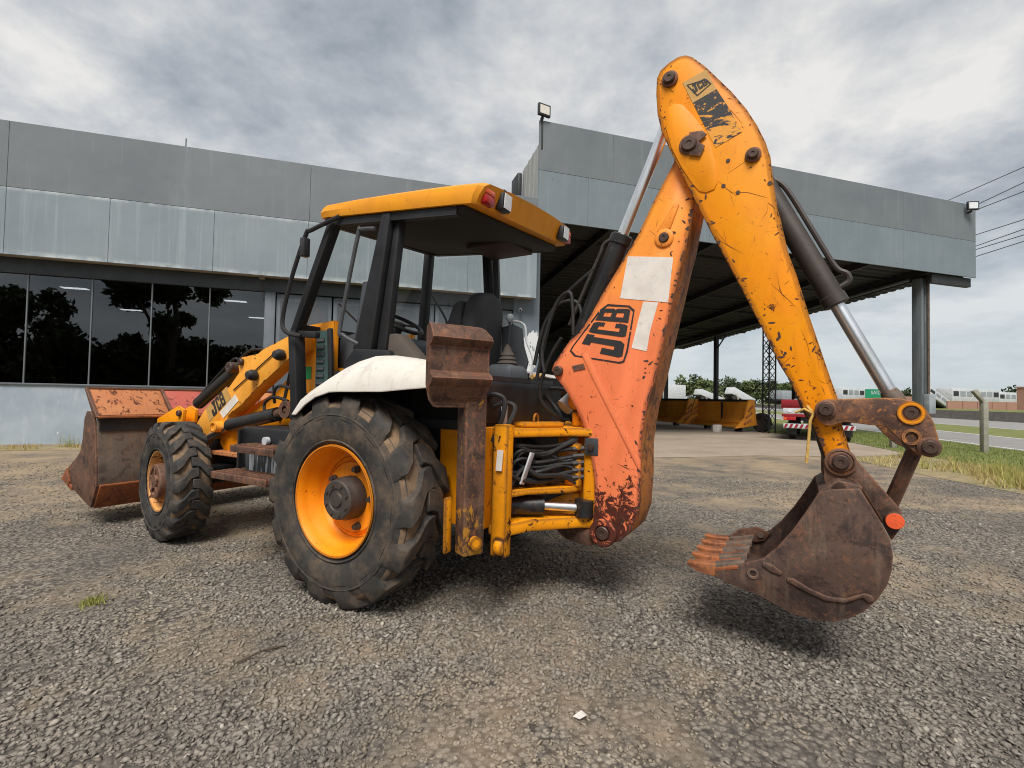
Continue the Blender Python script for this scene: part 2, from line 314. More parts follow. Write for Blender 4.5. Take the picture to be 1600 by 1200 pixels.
# ------------------------------------------------------------------ mesh helpers
class MB:
    def __init__(s): s.v = []; s.f = []; s.mi = []
    def add(s, vs, fs, mi=0):
        o = len(s.v); s.v += [tuple(p) for p in vs]; s.f += [tuple(i+o for i in f) for f in fs]
        s.mi += [mi]*len(fs) if isinstance(mi, int) else list(mi); return s
    def box(s, x0, x1, y0, y1, z0, z1, mi=0):
        return s.add([(x0,y0,z0),(x1,y0,z0),(x1,y1,z0),(x0,y1,z0),(x0,y0,z1),(x1,y0,z1),(x1,y1,z1),(x0,y1,z1)],
                     [(3,2,1,0),(4,5,6,7),(0,1,5,4),(1,2,6,5),(2,3,7,6),(3,0,4,7)], mi)
    def bar(s, a, b, w, h, up=(0,0,1), mi=0):
        a, b = Vector(a), Vector(b); d = (b-a).normalized(); upv = Vector(up)
        if abs(d.dot(upv)) > .98: upv = Vector((1,0,0))
        sx = d.cross(upv).normalized()*w/2; sy = sx.cross(d).normalized()*h/2
        vs = [a-sx-sy, a+sx-sy, a+sx+sy, a-sx+sy, b-sx-sy, b+sx-sy, b+sx+sy, b-sx+sy]
        return s.add(vs, [(0,1,2,3),(7,6,5,4),(0,4,5,1),(1,5,6,2),(2,6,7,3),(3,7,4,0)], mi)
    def prism(s, pts, v0, v1, mi=0, side=None):
        """outline in the (u,z) plane, extruded along v"""
        n = len(pts); side = mi if side is None else side
        vs = [(u, v0, z) for u, z in pts]+[(u, v1, z) for u, z in pts]
        fs = [tuple(range(n)), tuple(range(2*n-1, n-1, -1))]+[(i, i+n, (i+1) % n+n, (i+1) % n) for i in range(n)]
        return s.add(vs, fs, [mi, mi]+[side]*n)
    def plan(s, pts, z0, z1, mi=0):
        n = len(pts); vs = [(x, y, z0) for x, y in pts]+[(x, y, z1) for x, y in pts]
        return s.add(vs, [tuple(range(n)), tuple(range(2*n-1, n-1, -1))]+[(i, i+n, (i+1) % n+n, (i+1) % n) for i in range(n)], mi)
    def tube(s, pts, r, n=10, mi=0, cap=True):
        P = [Vector(p) for p in pts]; m = len(P); rs = r if isinstance(r, (list, tuple)) else [r]*m
        ref = None; o = len(s.v); vs = []; fs = []
        for i, p in enumerate(P):
            d = (P[min(i+1, m-1)]-P[max(i-1, 0)]).normalized()
            if ref is None: ref = Vector((0,0,1)) if abs(d.z) < .9 else Vector((1,0,0))
            a = d.cross(ref).normalized(); b = a.cross(d).normalized(); ref = b
            vs += [p+(a*math.cos(2*math.pi*k/n)+b*math.sin(2*math.pi*k/n))*rs[i] for k in range(n)]
        for i in range(m-1):
            for k in range(n): fs.append((i*n+k, i*n+(k+1) % n, (i+1)*n+(k+1) % n, (i+1)*n+k))
        if cap: fs += [tuple(range(n-1, -1, -1)), tuple(range((m-1)*n, m*n))]
        return s.add(vs, fs, mi)
    def hose(s, pts, r, n=8, mi=0, k=5):
        P = [Vector(p) for p in pts]; Q = []
        for i in range(len(P)-1):
            p0, p1, p2, p3 = P[max(i-1, 0)], P[i], P[i+1], P[min(i+2, len(P)-1)]
            for j in range(k):
                t = j/k; Q.append(.5*((2*p1)+(p2-p0)*t+(2*p0-5*p1+4*p2-p3)*t*t+(3*p1-p0-3*p2+p3)*t**3))
        return s.tube(Q+[P[-1]], r, n, mi)
    def cyl(s, a, b, r, n=20, mi=0): return s.tube([a, b], r, n, mi)
    def lathe(s, prof, c, axis=(0,-1,0), n=40, mi=0, close=False):
        """prof: (radius, distance along axis)"""
        ax = Vector(axis).normalized(); ref = Vector((0,0,1)) if abs(ax.z) < .9 else Vector((1,0,0))
        a = ax.cross(ref).normalized(); b = ax.cross(a); c = Vector(c); vs = []; fs = []; m = len(prof)
        for r, h in prof:
            vs += [c+ax*h+(a*math.cos(2*math.pi*k/n)+b*math.sin(2*math.pi*k/n))*r for k in range(n)]
        for i in range(m-1):
            for k in range(n): fs.append((i*n+k, i*n+(k+1) % n, (i+1)*n+(k+1) % n, (i+1)*n+k))
        if prof[0][0] > 1e-4 and close: fs.append(tuple(range(n)))
        if prof[-1][0] > 1e-4 and close: fs.append(tuple(range((m-1)*n, m*n)))
        mis = [(mi[i] if isinstance(mi, list) else mi) for i in range(m-1) for _ in range(n)]+[0]*(len(fs)-(m-1)*n)
        return s.add(vs, fs, mis)
    def build(s, name, mats, parent=None, bevel=0., smooth=True, seg=2, merge=True):
        me = bpy.data.meshes.new(name); bm = bmesh.new()
        vv = [bm.verts.new(p) for p in s.v]
        for f, mi in zip(s.f, s.mi):
            try: fc = bm.faces.new([vv[i] for i in f]); fc.material_index = mi
            except ValueError: pass
        bmesh.ops.recalc_face_normals(bm, faces=bm.faces)
        if bevel > 0:
            ed = [e for e in bm.edges if len(e.link_faces) == 2 and e.calc_face_angle(0) > .5]
            if ed: bmesh.ops.bevel(bm, geom=ed, offset=bevel, segments=seg, affect='EDGES', clamp_overlap=True, profile=.5)
        if smooth:
            for f in bm.faces: f.smooth = True
            for e in bm.edges:
                if len(e.link_faces) != 2 or e.calc_face_angle(0) > .6: e.smooth = False
        bm.to_mesh(me); bm.free()
        for mt in ([mats] if isinstance(mats, str) else mats): me.materials.append(MAT[mt])
        o = bpy.data.objects.new(name, me); COL.objects.link(o)
        if parent: o.parent = parent
        return o
def tag(o, label=None, cat=None, group=None, kind=None):
    for k, v in (('label', label), ('category', cat), ('group', group), ('kind', kind)):
        if v: o[k] = v
    return o
def empty(name, loc=(0,0,0), rz=0., label=None, cat=None, group=None):
    o = bpy.data.objects.new(name, None); COL.objects.link(o); o.location = loc; o.rotation_euler = (0, 0, rz); o.empty_display_size = .2
    return tag(o, label, cat, group)
def copy_tree(o, parent=None):
    c = o.copy(); COL.objects.link(c); c.parent = parent
    for ch in list(o.children): copy_tree(ch, c)
    return c
def rawmesh(name, V, F, mat, tone=None, parent=None, extra=None):
    """many small loose faces at once (F: one array of equal-sized faces)"""
    me = bpy.data.meshes.new(name); V = np.asarray(V, np.float32); F = np.asarray(F, np.int32)
    me.vertices.add(len(V)); me.vertices.foreach_set('co', V.ravel())
    k = F.shape[1]; me.loops.add(F.size); me.polygons.add(len(F))
    me.loops.foreach_set('vertex_index', F.ravel()); me.polygons.foreach_set('loop_start', np.arange(0, F.size, k, dtype=np.int32))
    if tone is not None:
        at = me.attributes.new('tone', 'FLOAT', 'POINT'); at.data.foreach_set('value', np.asarray(tone, np.float32))
    if extra is not None:
        at = me.attributes.new(extra[0], 'FLOAT', 'POINT'); at.data.foreach_set('value', np.asarray(extra[1], np.float32))
    me.update(); me.materials.append(MAT[mat]); me.validate()
    o = bpy.data.objects.new(name, me); COL.objects.link(o)
    if parent: o.parent = parent
    return o

# ------------------------------------------------------------------ ground
TV = Vector((.5197, .8544, 0)); NV = Vector((.8544, -.5197, 0))
def RN(n, s, z=0.): p = NV*n+TV*s; return (p.x, p.y, z)
def sheet(name, pts, z, mat):
    m = MB(); m.add([(p[0], p[1], z) for p in pts], [tuple(range(len(pts)))]); return tag(m.build(name, mat, smooth=False), kind='structure')
sheet('ground', [(-600, -600), (900, -600), (900, 900), (-600, 900)], 0, 'gravel')
sheet('concrete_apron', [(4.97, 9.75), (7.5, 9.62), (9.2, 9.7), (11.2, 9.25), (13.8, 9.2), (15.9, 12.6), (16.75, 15), (16.9, 18), (18.6, 31.5), (4.97, 31.5)], .006, 'concrete')
sheet('lawn', [(13.9, 9.25), RN(7.4, 12), RN(11.1, 5), RN(11.1, 140), RN(3, 140), (24, 60), (18.7, 31.5), (17.0, 18), (16.85, 15), (16.0, 12.6)], .008, 'turf')
sheet('dry_verge', [(10.9, 8.4), (11.2, 9.2), (13.85, 9.17), RN(7.4, 11.9), RN(11.05, 4.9), RN(11.05, -60), RN(4, -60), RN(6.6, -4), (9.4, 4.6), (9.9, 6.2)], .005, 'dry_ground')
sheet('earth_strip', [(-14, 12.2), (-9, 12.35), (-6.2, 12.7), (-3.5, 12.4), (0, 12.9), (4.9, 12.6), (4.9, 13.5), (-14, 13.5)], .005, 'dry_ground')
sheet('road', [RN(11.1, -150), RN(15.7, -150), RN(15.7, 400), RN(11.1, 400)], .010, 'asphalt')
sheet('far_road', [RN(21.6, -150), RN(32.6, -150), RN(32.6, 400), RN(21.6, 400)], .010, 'asphalt')
sheet('road_median', [RN(15.7, -150), RN(21.6, -150), RN(21.6, 400), RN(15.7, 400)], .007, 'turf')
for nm, n in (('road_line', 11.35), ('road_line', 15.45), ('road_line', 21.9)):
    sheet(nm, [RN(n-.09, -150), RN(n+.09, -150), RN(n+.09, 400), RN(n-.09, 400)], .014, 'road_paint')
m = MB(); a = [RN(33.1, -150), RN(36, -150), RN(700, -150), RN(700, 500), RN(36, 500), RN(33.1, 500)]
m.add([(a[0][0], a[0][1], .0), (a[1][0], a[1][1], 1.0), (a[2][0], a[2][1], 1.1), (a[3][0], a[3][1], 1.1), (a[4][0], a[4][1], 1.0), (a[5][0], a[5][1], .0)], [(0, 1, 4, 5), (1, 2, 3, 4)])
tag(m.build('terrain', 'turf', smooth=False), kind='structure')
m = MB()
p = [(32.65, 0), (32.72, .3), (32.85, .9), (33.05, .9), (33.18, .3), (33.25, 0)]; n = len(p)
m.add([RN(q, -150, z) for q, z in p]+[RN(q, 400, z) for q, z in p], [(i, i+1, i+1+n, i+n) for i in range(n-1)])
tag(m.build('road_barrier', 'barrier_concrete', smooth=False), 'long dark concrete barrier along the far side of the highway', 'barrier')

# loose stones in front of and around the machine: nobody could count them
def stones():
    N = 120000
    d = 1.45+(8.6-1.45)*rng.random(N*2)**1.15
    th = (rng.random(N*2)-.5)*2*1.0
    x = d*np.tan(th*.86); keep = np.abs(x) < d*1.12
    d, x = d[keep][:N], x[keep][:N]
    X = x*rgt.x+d*fwd.x; Y = x*rgt.y+d*fwd.y
    dens = np.array([mnoise.fractal(Vector((px*.55+2.2, py*.55+5, 0)), .9, 2.1, 4) for px, py in zip(X, Y)])
    keep = (dens < .10+rng.random(len(X))**2*.55) & (rng.random(len(X)) < 1.25-.09*d)
    X, Y, d, dens = X[keep], Y[keep], d[keep], dens[keep]; n = len(X)
    base = np.array([(1,0,0),(0,1,0),(-1,0,0),(0,-1,0),(.1,.1,1),(-.1,0,-1)], float)
    tri = np.array([(0,1,4),(1,2,4),(2,3,4),(3,0,4),(1,0,5),(2,1,5),(3,2,5),(0,3,5)])
    P = base[None]+rng.normal(0, .26, (n, 6, 3))
    TR = [[(8.29, 3.89), (6.17, 4.71), (2.88, 3.79), (.99, 2.54), (.45, 2.14), (.03, 1.74)], [(12.57, 5.89), (7.89, 7.25), (4.32, 6.44)], [(-1.67, 3.11), (-1.06, 3.32), (-.42, 2.84), (.03, 2.26), (.52, 1.6)]]
    Q = np.stack([X, Y], 1); tr = np.zeros(n)
    for L_ in TR:
        for p0, p1 in zip(L_[:-1], L_[1:]):
            p0, p1 = np.array(p0), np.array(p1); e_ = p1-p0; s_ = np.clip(((Q-p0)@e_)/(e_@e_), 0, 1); dd = np.linalg.norm(Q-p0-s_[:, None]*e_, axis=1)
            tr = np.maximum(tr, np.exp(-(dd/.26)**2))
    tr *= np.clip(.6+1.2*dens, .15, 1.)
    dens = dens+.30*tr
    sz = (.0040+.0105*rng.random(n)**2.6)*(1+.03*d)*(1-.35*np.clip(dens*2, 0, 1))
    P *= sz[:, None, None]*np.stack([1+.5*rng.random(n), 1+.2*rng.random(n), .55+.3*rng.random(n)], 1)[:, None, :]
    ang = rng.random(n)*6.283; c, s_ = np.cos(ang), np.sin(ang); tl = rng.normal(0, .3, n)
    px = P[:, :, 0]*c[:, None]-P[:, :, 1]*s_[:, None]; py = P[:, :, 0]*s_[:, None]+P[:, :, 1]*c[:, None]
    pz = P[:, :, 2]+px*tl[:, None]
    V = np.stack([px+X[:, None], py+Y[:, None], pz+sz[:, None]*.25], 2).reshape(-1, 3)
    F = (np.arange(n)[:, None, None]*6+tri[None]).reshape(-1, 3)
    tone = np.clip(rng.normal(.34, .13, n)+(rng.random(n) < .018)*.6, 0, 1)
    dust = np.clip((dens-.02)*2.4, 0, .65)*rng.random(n)**.5
    tag(rawmesh('gravel_stones', V, F, 'stone', np.repeat(tone, 6), extra=('dust', np.repeat(dust, 6))), 'loose grey crushed stone covering the yard', 'gravel', kind='stuff')
stones()

def blades(name, pts, h, w, mat, label, cat, kind='stuff', parent=None, lean=.35):
    n = len(pts); pts = np.asarray(pts, float); a = rng.random(n)*6.283; hh = h*(.45+.75*rng.random(n)); ww = w*(.6+.8*rng.random(n))
    dx, dy = np.cos(a), np.sin(a); l = lean*hh*rng.random(n); b = rng.random(n)*6.283
    z0 = pts[:, 2] if pts.shape[1] > 2 else np.zeros(n)
    V = np.stack([np.stack([pts[:, 0]-dx*ww, pts[:, 1]-dy*ww, z0], 1), np.stack([pts[:, 0]+dx*ww, pts[:, 1]+dy*ww, z0], 1),
                  np.stack([pts[:, 0]+np.cos(b)*l, pts[:, 1]+np.sin(b)*l, z0+hh], 1)], 1).reshape(-1, 3)
    o = rawmesh(name, V, np.arange(n*3).reshape(-1, 3), mat, np.repeat(np.clip(rng.normal(.5, .25, n), 0, 1), 3), parent)
    return tag(o, label, cat, kind=kind) if label else o
def inpoly(P, poly):
    x, y = P[:, 0], P[:, 1]; c = np.zeros(len(P), bool); j = len(poly)-1
    for i in range(len(poly)):
        xi, yi = poly[i][:2]; xj, yj = poly[j][:2]
        c ^= ((yi > y) != (yj > y)) & (x < (xj-xi)*(y-yi)/(yj-yi+1e-9)+xi); j = i
    return c
P = np.stack([9+13*rng.random(90000), -2+22*rng.random(90000)], 1)
dry = P[inpoly(P, [(10.9, 8.5), (13.9, 9.2), RN(7.4, 11.9), RN(11, 4.9), RN(11, -6), RN(7.5, -6), (9.8, 4.6), (10.2, 6.4)])]
cl = np.array([mnoise.noise(Vector((x*.7, y*.7, 0))) for x, y in dry])
dry = dry[cl+rng.random(len(dry))*.5 > .22]
def clumps(P, per, r):
    return (P[:, None, :]+rng.normal(0, r, (len(P), per, 2))*rng.random((len(P), per, 1))).reshape(-1, 2)
blades('dry_grass', clumps(dry[rng.permutation(len(dry))[:420]], 22, .16), .17, .006, 'grass_dry', 'straw-coloured grass clumps between the gravel yard and the lawn', 'dry grass', lean=1.1)
mixg = dry[dry[:, 0]*.8544-dry[:, 1]*.5197 > 5.6]
blades('verge_weeds', clumps(mixg[rng.permutation(len(mixg))[:210]], 22, .16), .24, .007, 'weed_green', 'patchy green weeds in the dry verge by the fence posts', 'weeds', lean=1.0)
lw = P[inpoly(P, [(13.9, 9.3), RN(7.4, 12.2), RN(11, 6), RN(11, 30), (17.2, 18), (16.9, 15), (16.1, 12.6)])]
blades('lawn_grass', lw[:16000], .07, .010, 'grass_green', 'mown green grass strip between concrete yard and highway', 'grass')
Pw = np.stack([-13+18*rng.random(5000), 12.2+1.3*rng.random(5000)], 1)
cl = np.array([mnoise.noise(Vector((x*1.1, y*1.5, 4))) for x, y in Pw]); Pw = Pw[cl > .12]
blades('wall_grass', Pw[:1800], .12, .006, 'grass_dry', 'sparse dry grass growing along the foot of the grey wall', 'dry grass')
def tuft(name, x, y, n, r, h, mat, label, cat, group=None):
    p = np.stack([x+rng.normal(0, r, n), y+rng.normal(0, r, n)], 1); o = blades(name, p, h, .0035, mat, None, None, None, lean=1.0)
    return tag(o, label, cat, group, 'stuff')
tuft('grass_tuft', -1.50, 3.60, 170, .038, .045, 'weed_green', 'small yellow-green grass tuft alone on the gravel at left', 'grass tuft')
for x, y, h, lb in ((-6.15, 13.35, .35, 'thin weed growing against the grey wall beside the loader bucket'), (-7.45, 13.2, .28, 'green weed at the wall foot near the left picture edge')):
    tuft('wall_weed', x, y, 60, .07, h, 'weed_green', lb, 'weed')
m = MB()
pp = [(0, 0, .012), (.035, .01, .03), (.06, -.012, .014), (.045, -.03, .022), (.01, -.028, .01), (-.02, -.01, .02), (.02, -.01, .035)]
m.add(pp, [(0, 1, 6), (1, 2, 6), (2, 3, 6), (3, 4, 6), (4, 5, 6), (5, 0, 6), (0, 5, 4, 3, 2, 1)])
o = m.build('litter', 'block_white', smooth=False); o.scale = (.8, .7, .9); o.location = (.86, 1.84, 0); tag(o, 'crumpled white scrap of paper lying on the gravel', 'litter')
m = MB().tube([(-.52, 2.62, .012), (-.42, 2.7, .018), (-.33, 2.74, .012)], .005, 6)
tag(m.build('twig', 'bark'), 'thin dark twig lying on the gravel in the foreground', 'twig')

# ------------------------------------------------------------------ showroom building
FY, GY = 13.16, 13.56
bld = empty('showroom_building', (0, GY, 0), 0, 'low grey showroom with dark glazed front and tall panelled fascia', 'building')
def part(name, mb, mat, parent=bld, bevel=0., off=(0, -GY, 0), **k):
    mb.v = [(x+off[0], y+off[1], z+off[2]) for x, y, z in mb.v]; return mb.build(name, mat, parent, bevel, **k)
part('base_wall', MB().box(-22, -2.34, GY-.03, GY+.2, 0, 1.36), 'base_wall')
part('window_sill', MB().box(-22, -2.34, GY-.07, GY+.1, 1.36, 1.40), 'frame_grey', bevel=.006)
part('plinth', MB().box(-22, -2.34, GY-.06, GY-.03, 0, .05), 'soffit_brown')
part('lintel', MB().box(-22, 4.16, GY-.05, GY+.2, 3.82, 4.15), 'dark_metal')
xs = [-22, -20.8, -19.6, -18.4, -17.2, -16, -14.8, -13.6, -12.4, -11.2, -10, -8.32, -7.12, -5.93, -4.76, -3.56, -2.34]
for i in range(len(xs)-1):
    part('window_pane', MB().box(xs[i]+.011, xs[i+1]-.011, GY+.03, GY+.042, 1.40, 3.82), 'window_glass', smooth=False)
    if i: part('mullion', MB().box(xs[i]-.012, xs[i]+.012, GY+.01, GY+.06, 1.40, 3.82), 'mullion')
part('door_frame', MB().box(-2.34, -2.10, GY-.04, GY+.14, 0, 3.82), 'frame_grey', bevel=.008)
ds = [-2.10, -.75, .6, 1.9, 3.1, 4.16]
for i in range(5):
    d = part('door', MB().box(ds[i]+.02, ds[i+1]-.02, GY+.02, GY+.07, .02, 3.80), 'frame_grey', bevel=.006)
    part('door_glass', MB().box(ds[i]+.11, ds[i+1]-.11, GY+.008, GY+.02, .35, 3.62), 'door_grey', parent=d)
part('side_wall', MB().box(4.16, 4.96, GY-.02, GY+.18, 0, 6.2), 'peeling_wall')
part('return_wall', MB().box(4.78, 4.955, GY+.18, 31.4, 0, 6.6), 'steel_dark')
part('soffit', MB().box(-22, 4.70, FY+.05, GY+.1, 4.16, 4.20), 'soffit_brown')
lx = [-22, -19.7, -17.6, -15.6, -13.5, -11.45, -9.4, -7.35, -5.49, -3.42, -1.35, .70, 2.72, 4.72]
ux = [-22, -19.5, -13.4, -7.35, -1.33, 4.72]
for a, b in zip(lx[:-1], lx[1:]): part('fascia_panel', MB().box(a+.0028, b-.0028, FY, FY+.05, 4.14, 5.585), 'fascia_lower', bevel=.004, seg=1)
for a, b in zip(ux[:-1], ux[1:]): part('fascia_panel', MB().box(a+.0028, b-.0028, FY, FY+.05, 5.592, 7.02), 'fascia_upper', bevel=.004, seg=1)
part('fascia_backing', MB().box(-22, 4.70, FY+.055, FY+.12, 4.2, 6.98), 'steel_dark')
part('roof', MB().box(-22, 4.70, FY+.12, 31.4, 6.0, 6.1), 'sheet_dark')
part('lightning_rod', MB().cyl((-4.07, FY+.03, 7.02), (-4.07, FY+.03, 7.22), .012, 6), 'dark_metal')
# the dim room behind the glass
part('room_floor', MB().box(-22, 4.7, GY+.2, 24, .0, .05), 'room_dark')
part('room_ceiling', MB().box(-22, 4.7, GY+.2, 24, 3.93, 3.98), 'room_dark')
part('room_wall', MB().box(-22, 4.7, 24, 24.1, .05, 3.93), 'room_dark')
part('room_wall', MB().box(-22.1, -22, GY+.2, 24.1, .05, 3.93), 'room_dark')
lab = ['lit ceiling panel seen through the second window pane, near row', 'lit ceiling panel seen through the third window pane, far row', 'lit ceiling panel behind the glass pane nearest the door, near row', 'lit ceiling panel behind the glass pane nearest the door, far row']
for (x, y), lb in zip([(-7.17, 15.55), (-7.22, 19.0), (-3.5, 15.84), (-3.49, 19.04)], lab):
    o = empty('ceiling_light', (x, y, 3.9), 0, lb, 'ceiling light', 'lit ceiling panels in the showroom')
    MB().box(-.30, .30, -.12, .12, .012, .03).build('lamp_frame', 'frame_grey', o); MB().box(-.28, .28, -.10, .10, 0, .011).build('lamp_panel', 'lamp_panel', o)
ch = empty('chain', (-2.40, GY-.12, 0), 0, 'short rusty chain hanging from the soffit beside the door frame', 'chain')
MB().box(-.06, .06, -.04, .04, 4.10, 4.16).build('chain_bracket', 'soffit_brown', ch)
for k in range(9):
    z = 4.08-k*.055; w = .012 if k % 2 else .004; w2 = .004 if k % 2 else .012
    MB().tube([(-w, -w2, z), (w, w2, z), (w, w2, z-.045), (-w, -w2, z-.045), (-w, -w2, z)], .005, 5).build('chain_link', 'pin_steel', ch)
def sec_cam(x, lb):
    o = empty('security_camera', (x, GY-.12, 3.83), 0, lb, 'security camera')
    MB().cyl((0, .08, .1), (0, .0, .02), .018, 8).build('camera_arm', 'truck_grey', o)
    MB().tube([(0, .02, 0), (-.05, -.12, -.04)], .045, 12).build('camera_body', 'truck_white', o)
    MB().tube([(-.05, -.121, -.04), (-.053, -.13, -.043)], .035, 12).build('camera_lens', 'black_void', o)
sec_cam(3.72, 'white security camera under the soffit, left of the pair'); sec_cam(4.35, 'white security camera under the soffit, at the wall corner')

# ------------------------------------------------------------------ canopy
can = empty('canopy', (4.72, FY, 0), 0, 'tall open steel canopy with grey panelled fascia and dark sheet roof', 'canopy')
co = (-4.72, -FY, 0)
def cp(name, mb, mat, bevel=0., parent=can, **k): return part(name, mb, mat, parent, bevel, co, **k)
lx = [4.72, 6.29, 8.45, 10.6, 12.75, 14.9, 17.05, 19.23, 21.3, 23.2]; ux = [4.72, 7.1, 13.15, 19.23, 23.2]
for a, b in zip(lx[:-1], lx[1:]): cp('fascia_panel', MB().box(a+.0028, b-.0028, FY, FY+.05, 6.40, 7.845), 'canopy_fascia', .004, seg=1)
for a, b in zip(ux[:-1], ux[1:]): cp('fascia_panel', MB().box(a+.0028, b-.0028, FY, FY+.05, 7.853, 9.30), 'fascia_upper', .004, seg=1)
cp('fascia_backing', MB().box(4.75, 23.17, FY+.055, FY+.12, 6.5, 9.26), 'steel_dark')
SL = (5.0-6.35)/(30.0-13.9)
def rz(y): return 6.42+SL*(y-13.3)
m = MB(); vs = []; y = FY+.12; k = 0; fs = []
while y < 31.5:                                            # corrugated sheets, ribs parallel to the fascia
    h = .035 if (k//2) % 2 else 0.; vs += [(4.78, y, rz(y)+.30+h), (23.1, y, rz(y)+.30+h)]
    y += .02 if k % 2 else .16; k += 1
m.add(vs, [(2*i, 2*i+1, 2*i+3, 2*i+2) for i in range(len(vs)//2-1)])
cp('roof_sheet', m, 'sheet_dark', smooth=False)
for x in (7.2, 11.0, 14.6, 17.9, 21.0):
    cp('rafter', MB().bar((x, FY+.2, rz(FY+.2)+.17), (x, 31.4, rz(31.4)+.17), .12, .24), 'steel_dark')
for y in np.arange(15.0, 31.4, 2.05):
    cp('purlin', MB().bar((4.8, y, rz(y)+.255), (23.05, y, rz(y)+.255), .06, .07), 'steel_dark')
# ribbed gutter apron along the open side
m = MB(); vs = []; y = FY+.14; k = 0
while y < 31.4:
    d = .03 if (k//2) % 2 else 0.; vs += [(23.05+d-2.0*min(1, (y-FY)/.8), y, rz(y)-.10), (23.05+d-2.0*min(1, (y-FY)/.8), y, rz(y)+.33)]
    y += .05 if k % 2 else .12; k += 1
m.add(vs, [(2*i, 2*i+1, 2*i+3, 2*i+2) for i in range(len(vs)//2-1)])
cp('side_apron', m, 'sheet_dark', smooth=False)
cp('gutter', MB().tube([(20.93, 14.1, rz(14.1)-.02), (20.93, 31.4, rz(31.4)-.02)], .07, 8), 'steel_grey')
cp('end_beam', MB().box(20.9, 23.1, FY+.12, FY+.3, 6.05, 6.4), 'steel_dark')
cp('end_wall', MB().box(4.9, 16.0, 31.2, 31.4, 0, 5.2), 'steel_dark')
for k in range(8): cp('side_cladding_sheet', MB().box(4.73+.012*(k % 2), 4.76+.012*(k % 2), FY+.06+k*.19, FY+.24+k*.19, 6.2, 8.62-.1*k*.19), 'cladding')
cp('side_gutter', MB().box(4.56, 4.72, FY+1.5, FY+2.2, 7.6, 8.42), 'steel_dark', .05)
def column(x, y, w, mat, top): 
    c = cp('column', MB().box(x-w/2, x+w/2, y-w/2, y+w/2, 0, top), mat, .01)
    return c
c = cp('column', MB().box(20.86, 20.98, 13.62, 13.98, 0, 6.3).box(21.08, 21.2, 13.62, 13.98, 0, 6.3).box(20.98, 21.08, 13.70, 13.90, 0, 6.3), 'steel_grey', .008)
cp('meter_box', MB().box(20.9, 21.25, 13.38, 13.60, 1.0, 1.75), 'truck_grey', .01, parent=can)
cp('cable_duct', MB().cyl((21.14, 13.56, 0), (21.14, 13.56, 6.2), .045, 8), 'rust_grey')
for y in (19.6, 25.4, 30.6): column(21.0, y, .22, 'steel_dark', rz(y)+.1)
column(19.4, 28.9, .22, 'steel_dark', rz(28.9)+.1)
for y in (25.4, 30.6): cp('brace', MB().bar((21, y-1.0, rz(y-1)+.0), (21, y, rz(y)-.9), .06, .06), 'steel_dark')

def floodlight(loc, rz_, pole, lb):
    o = empty('floodlight', loc, rz_, lb, 'floodlight')
    if pole: MB().cyl((0, 0, -.9), (0, 0, .05), .04, 8).build('lamp_pole', 'steel_dark', o)
    MB().box(-.03, .03, -.18 if not pole else -.05, .05, -.03, .03).build('lamp_bracket', 'steel_dark', o)
    y = -.2 if not pole else -.06
    h = MB().box(-.2, .2, y-.09, y, .02, .36).build('lamp_housing', 'black_plastic', o, .012)
    MB().box(-.155, .155, y-.096, y-.0905, .07, .31).build('lamp_lens', 'decal_white' if pole else 'lens_white', h)
floodlight((4.80, FY+.02, 9.36), R_(12), True, 'square floodlight on a short pole at the canopy fascia corner')
floodlight((22.75, FY, 8.95), R_(-25), False, 'black floodlight on the far right end of the canopy fascia')

lat = empty('lattice_column', (16.75, 16.95, 0), 0, 'slender dark lattice mast standing beside the lawn edge', 'lattice mast')
for sx in (-1, 1):
    for sy in (-1, 1): MB().box(sx*.17-.022, sx*.17+.022, sy*.17-.022, sy*.17+.022, 0, 6.2).build('mast_leg', 'steel_dark', lat)
m = MB()
for k in range(17):
    z = .2+k*.35
    for a, b in (((-.17, -.17), (.17, -.17)), ((.17, -.17), (.17, .17)), ((.17, .17), (-.17, .17)), ((-.17, .17), (-.17, -.17))):
        m.bar((*a, z), (*b, z+.35), .018, .018); m.bar((*b, z), (*a, z+.35), .018, .018)
        if k % 2 == 0: m.bar((*a, z), (*b, z), .022, .022)
m.build('bracing', 'steel_dark', lat, smooth=False)

# ------------------------------------------------------------------ things under the canopy
def header(loc, L, lb):
    o = empty('harvester_header', loc, R_(4), lb, 'harvester header', 'orange harvester headers under the canopy')
    half = L/2
    for a, b in ((0, half-.03), (half+.03, L)):
        pr = [(0, .42), (-.14, .36), (-.30, .34), (-.34, .40), (-.14, .48), (-.06, .62), (-.03, 1.0), (-.06, 1.28), (.02, 1.34), (.08, 1.30), (.09, .9), (.08, .6)]
        MB().prism([(x, z) for x, z in pr], a, b).build('trough_panel', 'header_orange', o, .01)
    MB().box(-.10, .06, half-.028, half+.028, .36, 1.30).build('panel_rib', 'steel_dark', o)
    MB().tube([(.02, 0, 1.37), (.02, L, 1.37)], .055, 10).build('top_tube', 'steel_dark', o)
    MB().box(-.55, -.30, .1, L-.1, .18, .30).box(-.32, .05, .1, L-.1, .30, .38).build('cutter_beam', 'header_orange', o, .02)
    for y in (0, L):
        MB().prism([(-.55, .2), (-.95, .16), (-.6, .46), (-.42, .62), (-.34, 1.0), (-.2, 1.4), (.12, 1.42), (.2, .7), (.25, .3)], y-.05, y+.05).build('end_divider', 'header_orange', o, .012)
        for k in range(3): MB().bar((-.5+.12*k, y-.07, .35+.28*k), (-.1+.05*k, y-.07, .55+.3*k), .03, .07).build('divider_strap', 'orange_panel', o)
    for y in (L*.22, L*.8): MB().box(-.12, .12, y-.1, y+.1, 0, .36).build('support_stand', 'steel_dark', o)
    return o
h1 = header((16.35, 17.5, 0), 3.3, 'nearer orange harvester header, beside the lattice mast'); h2 = header((16.2, 21.4, 0), 5.2, 'farther orange harvester header behind the boom')
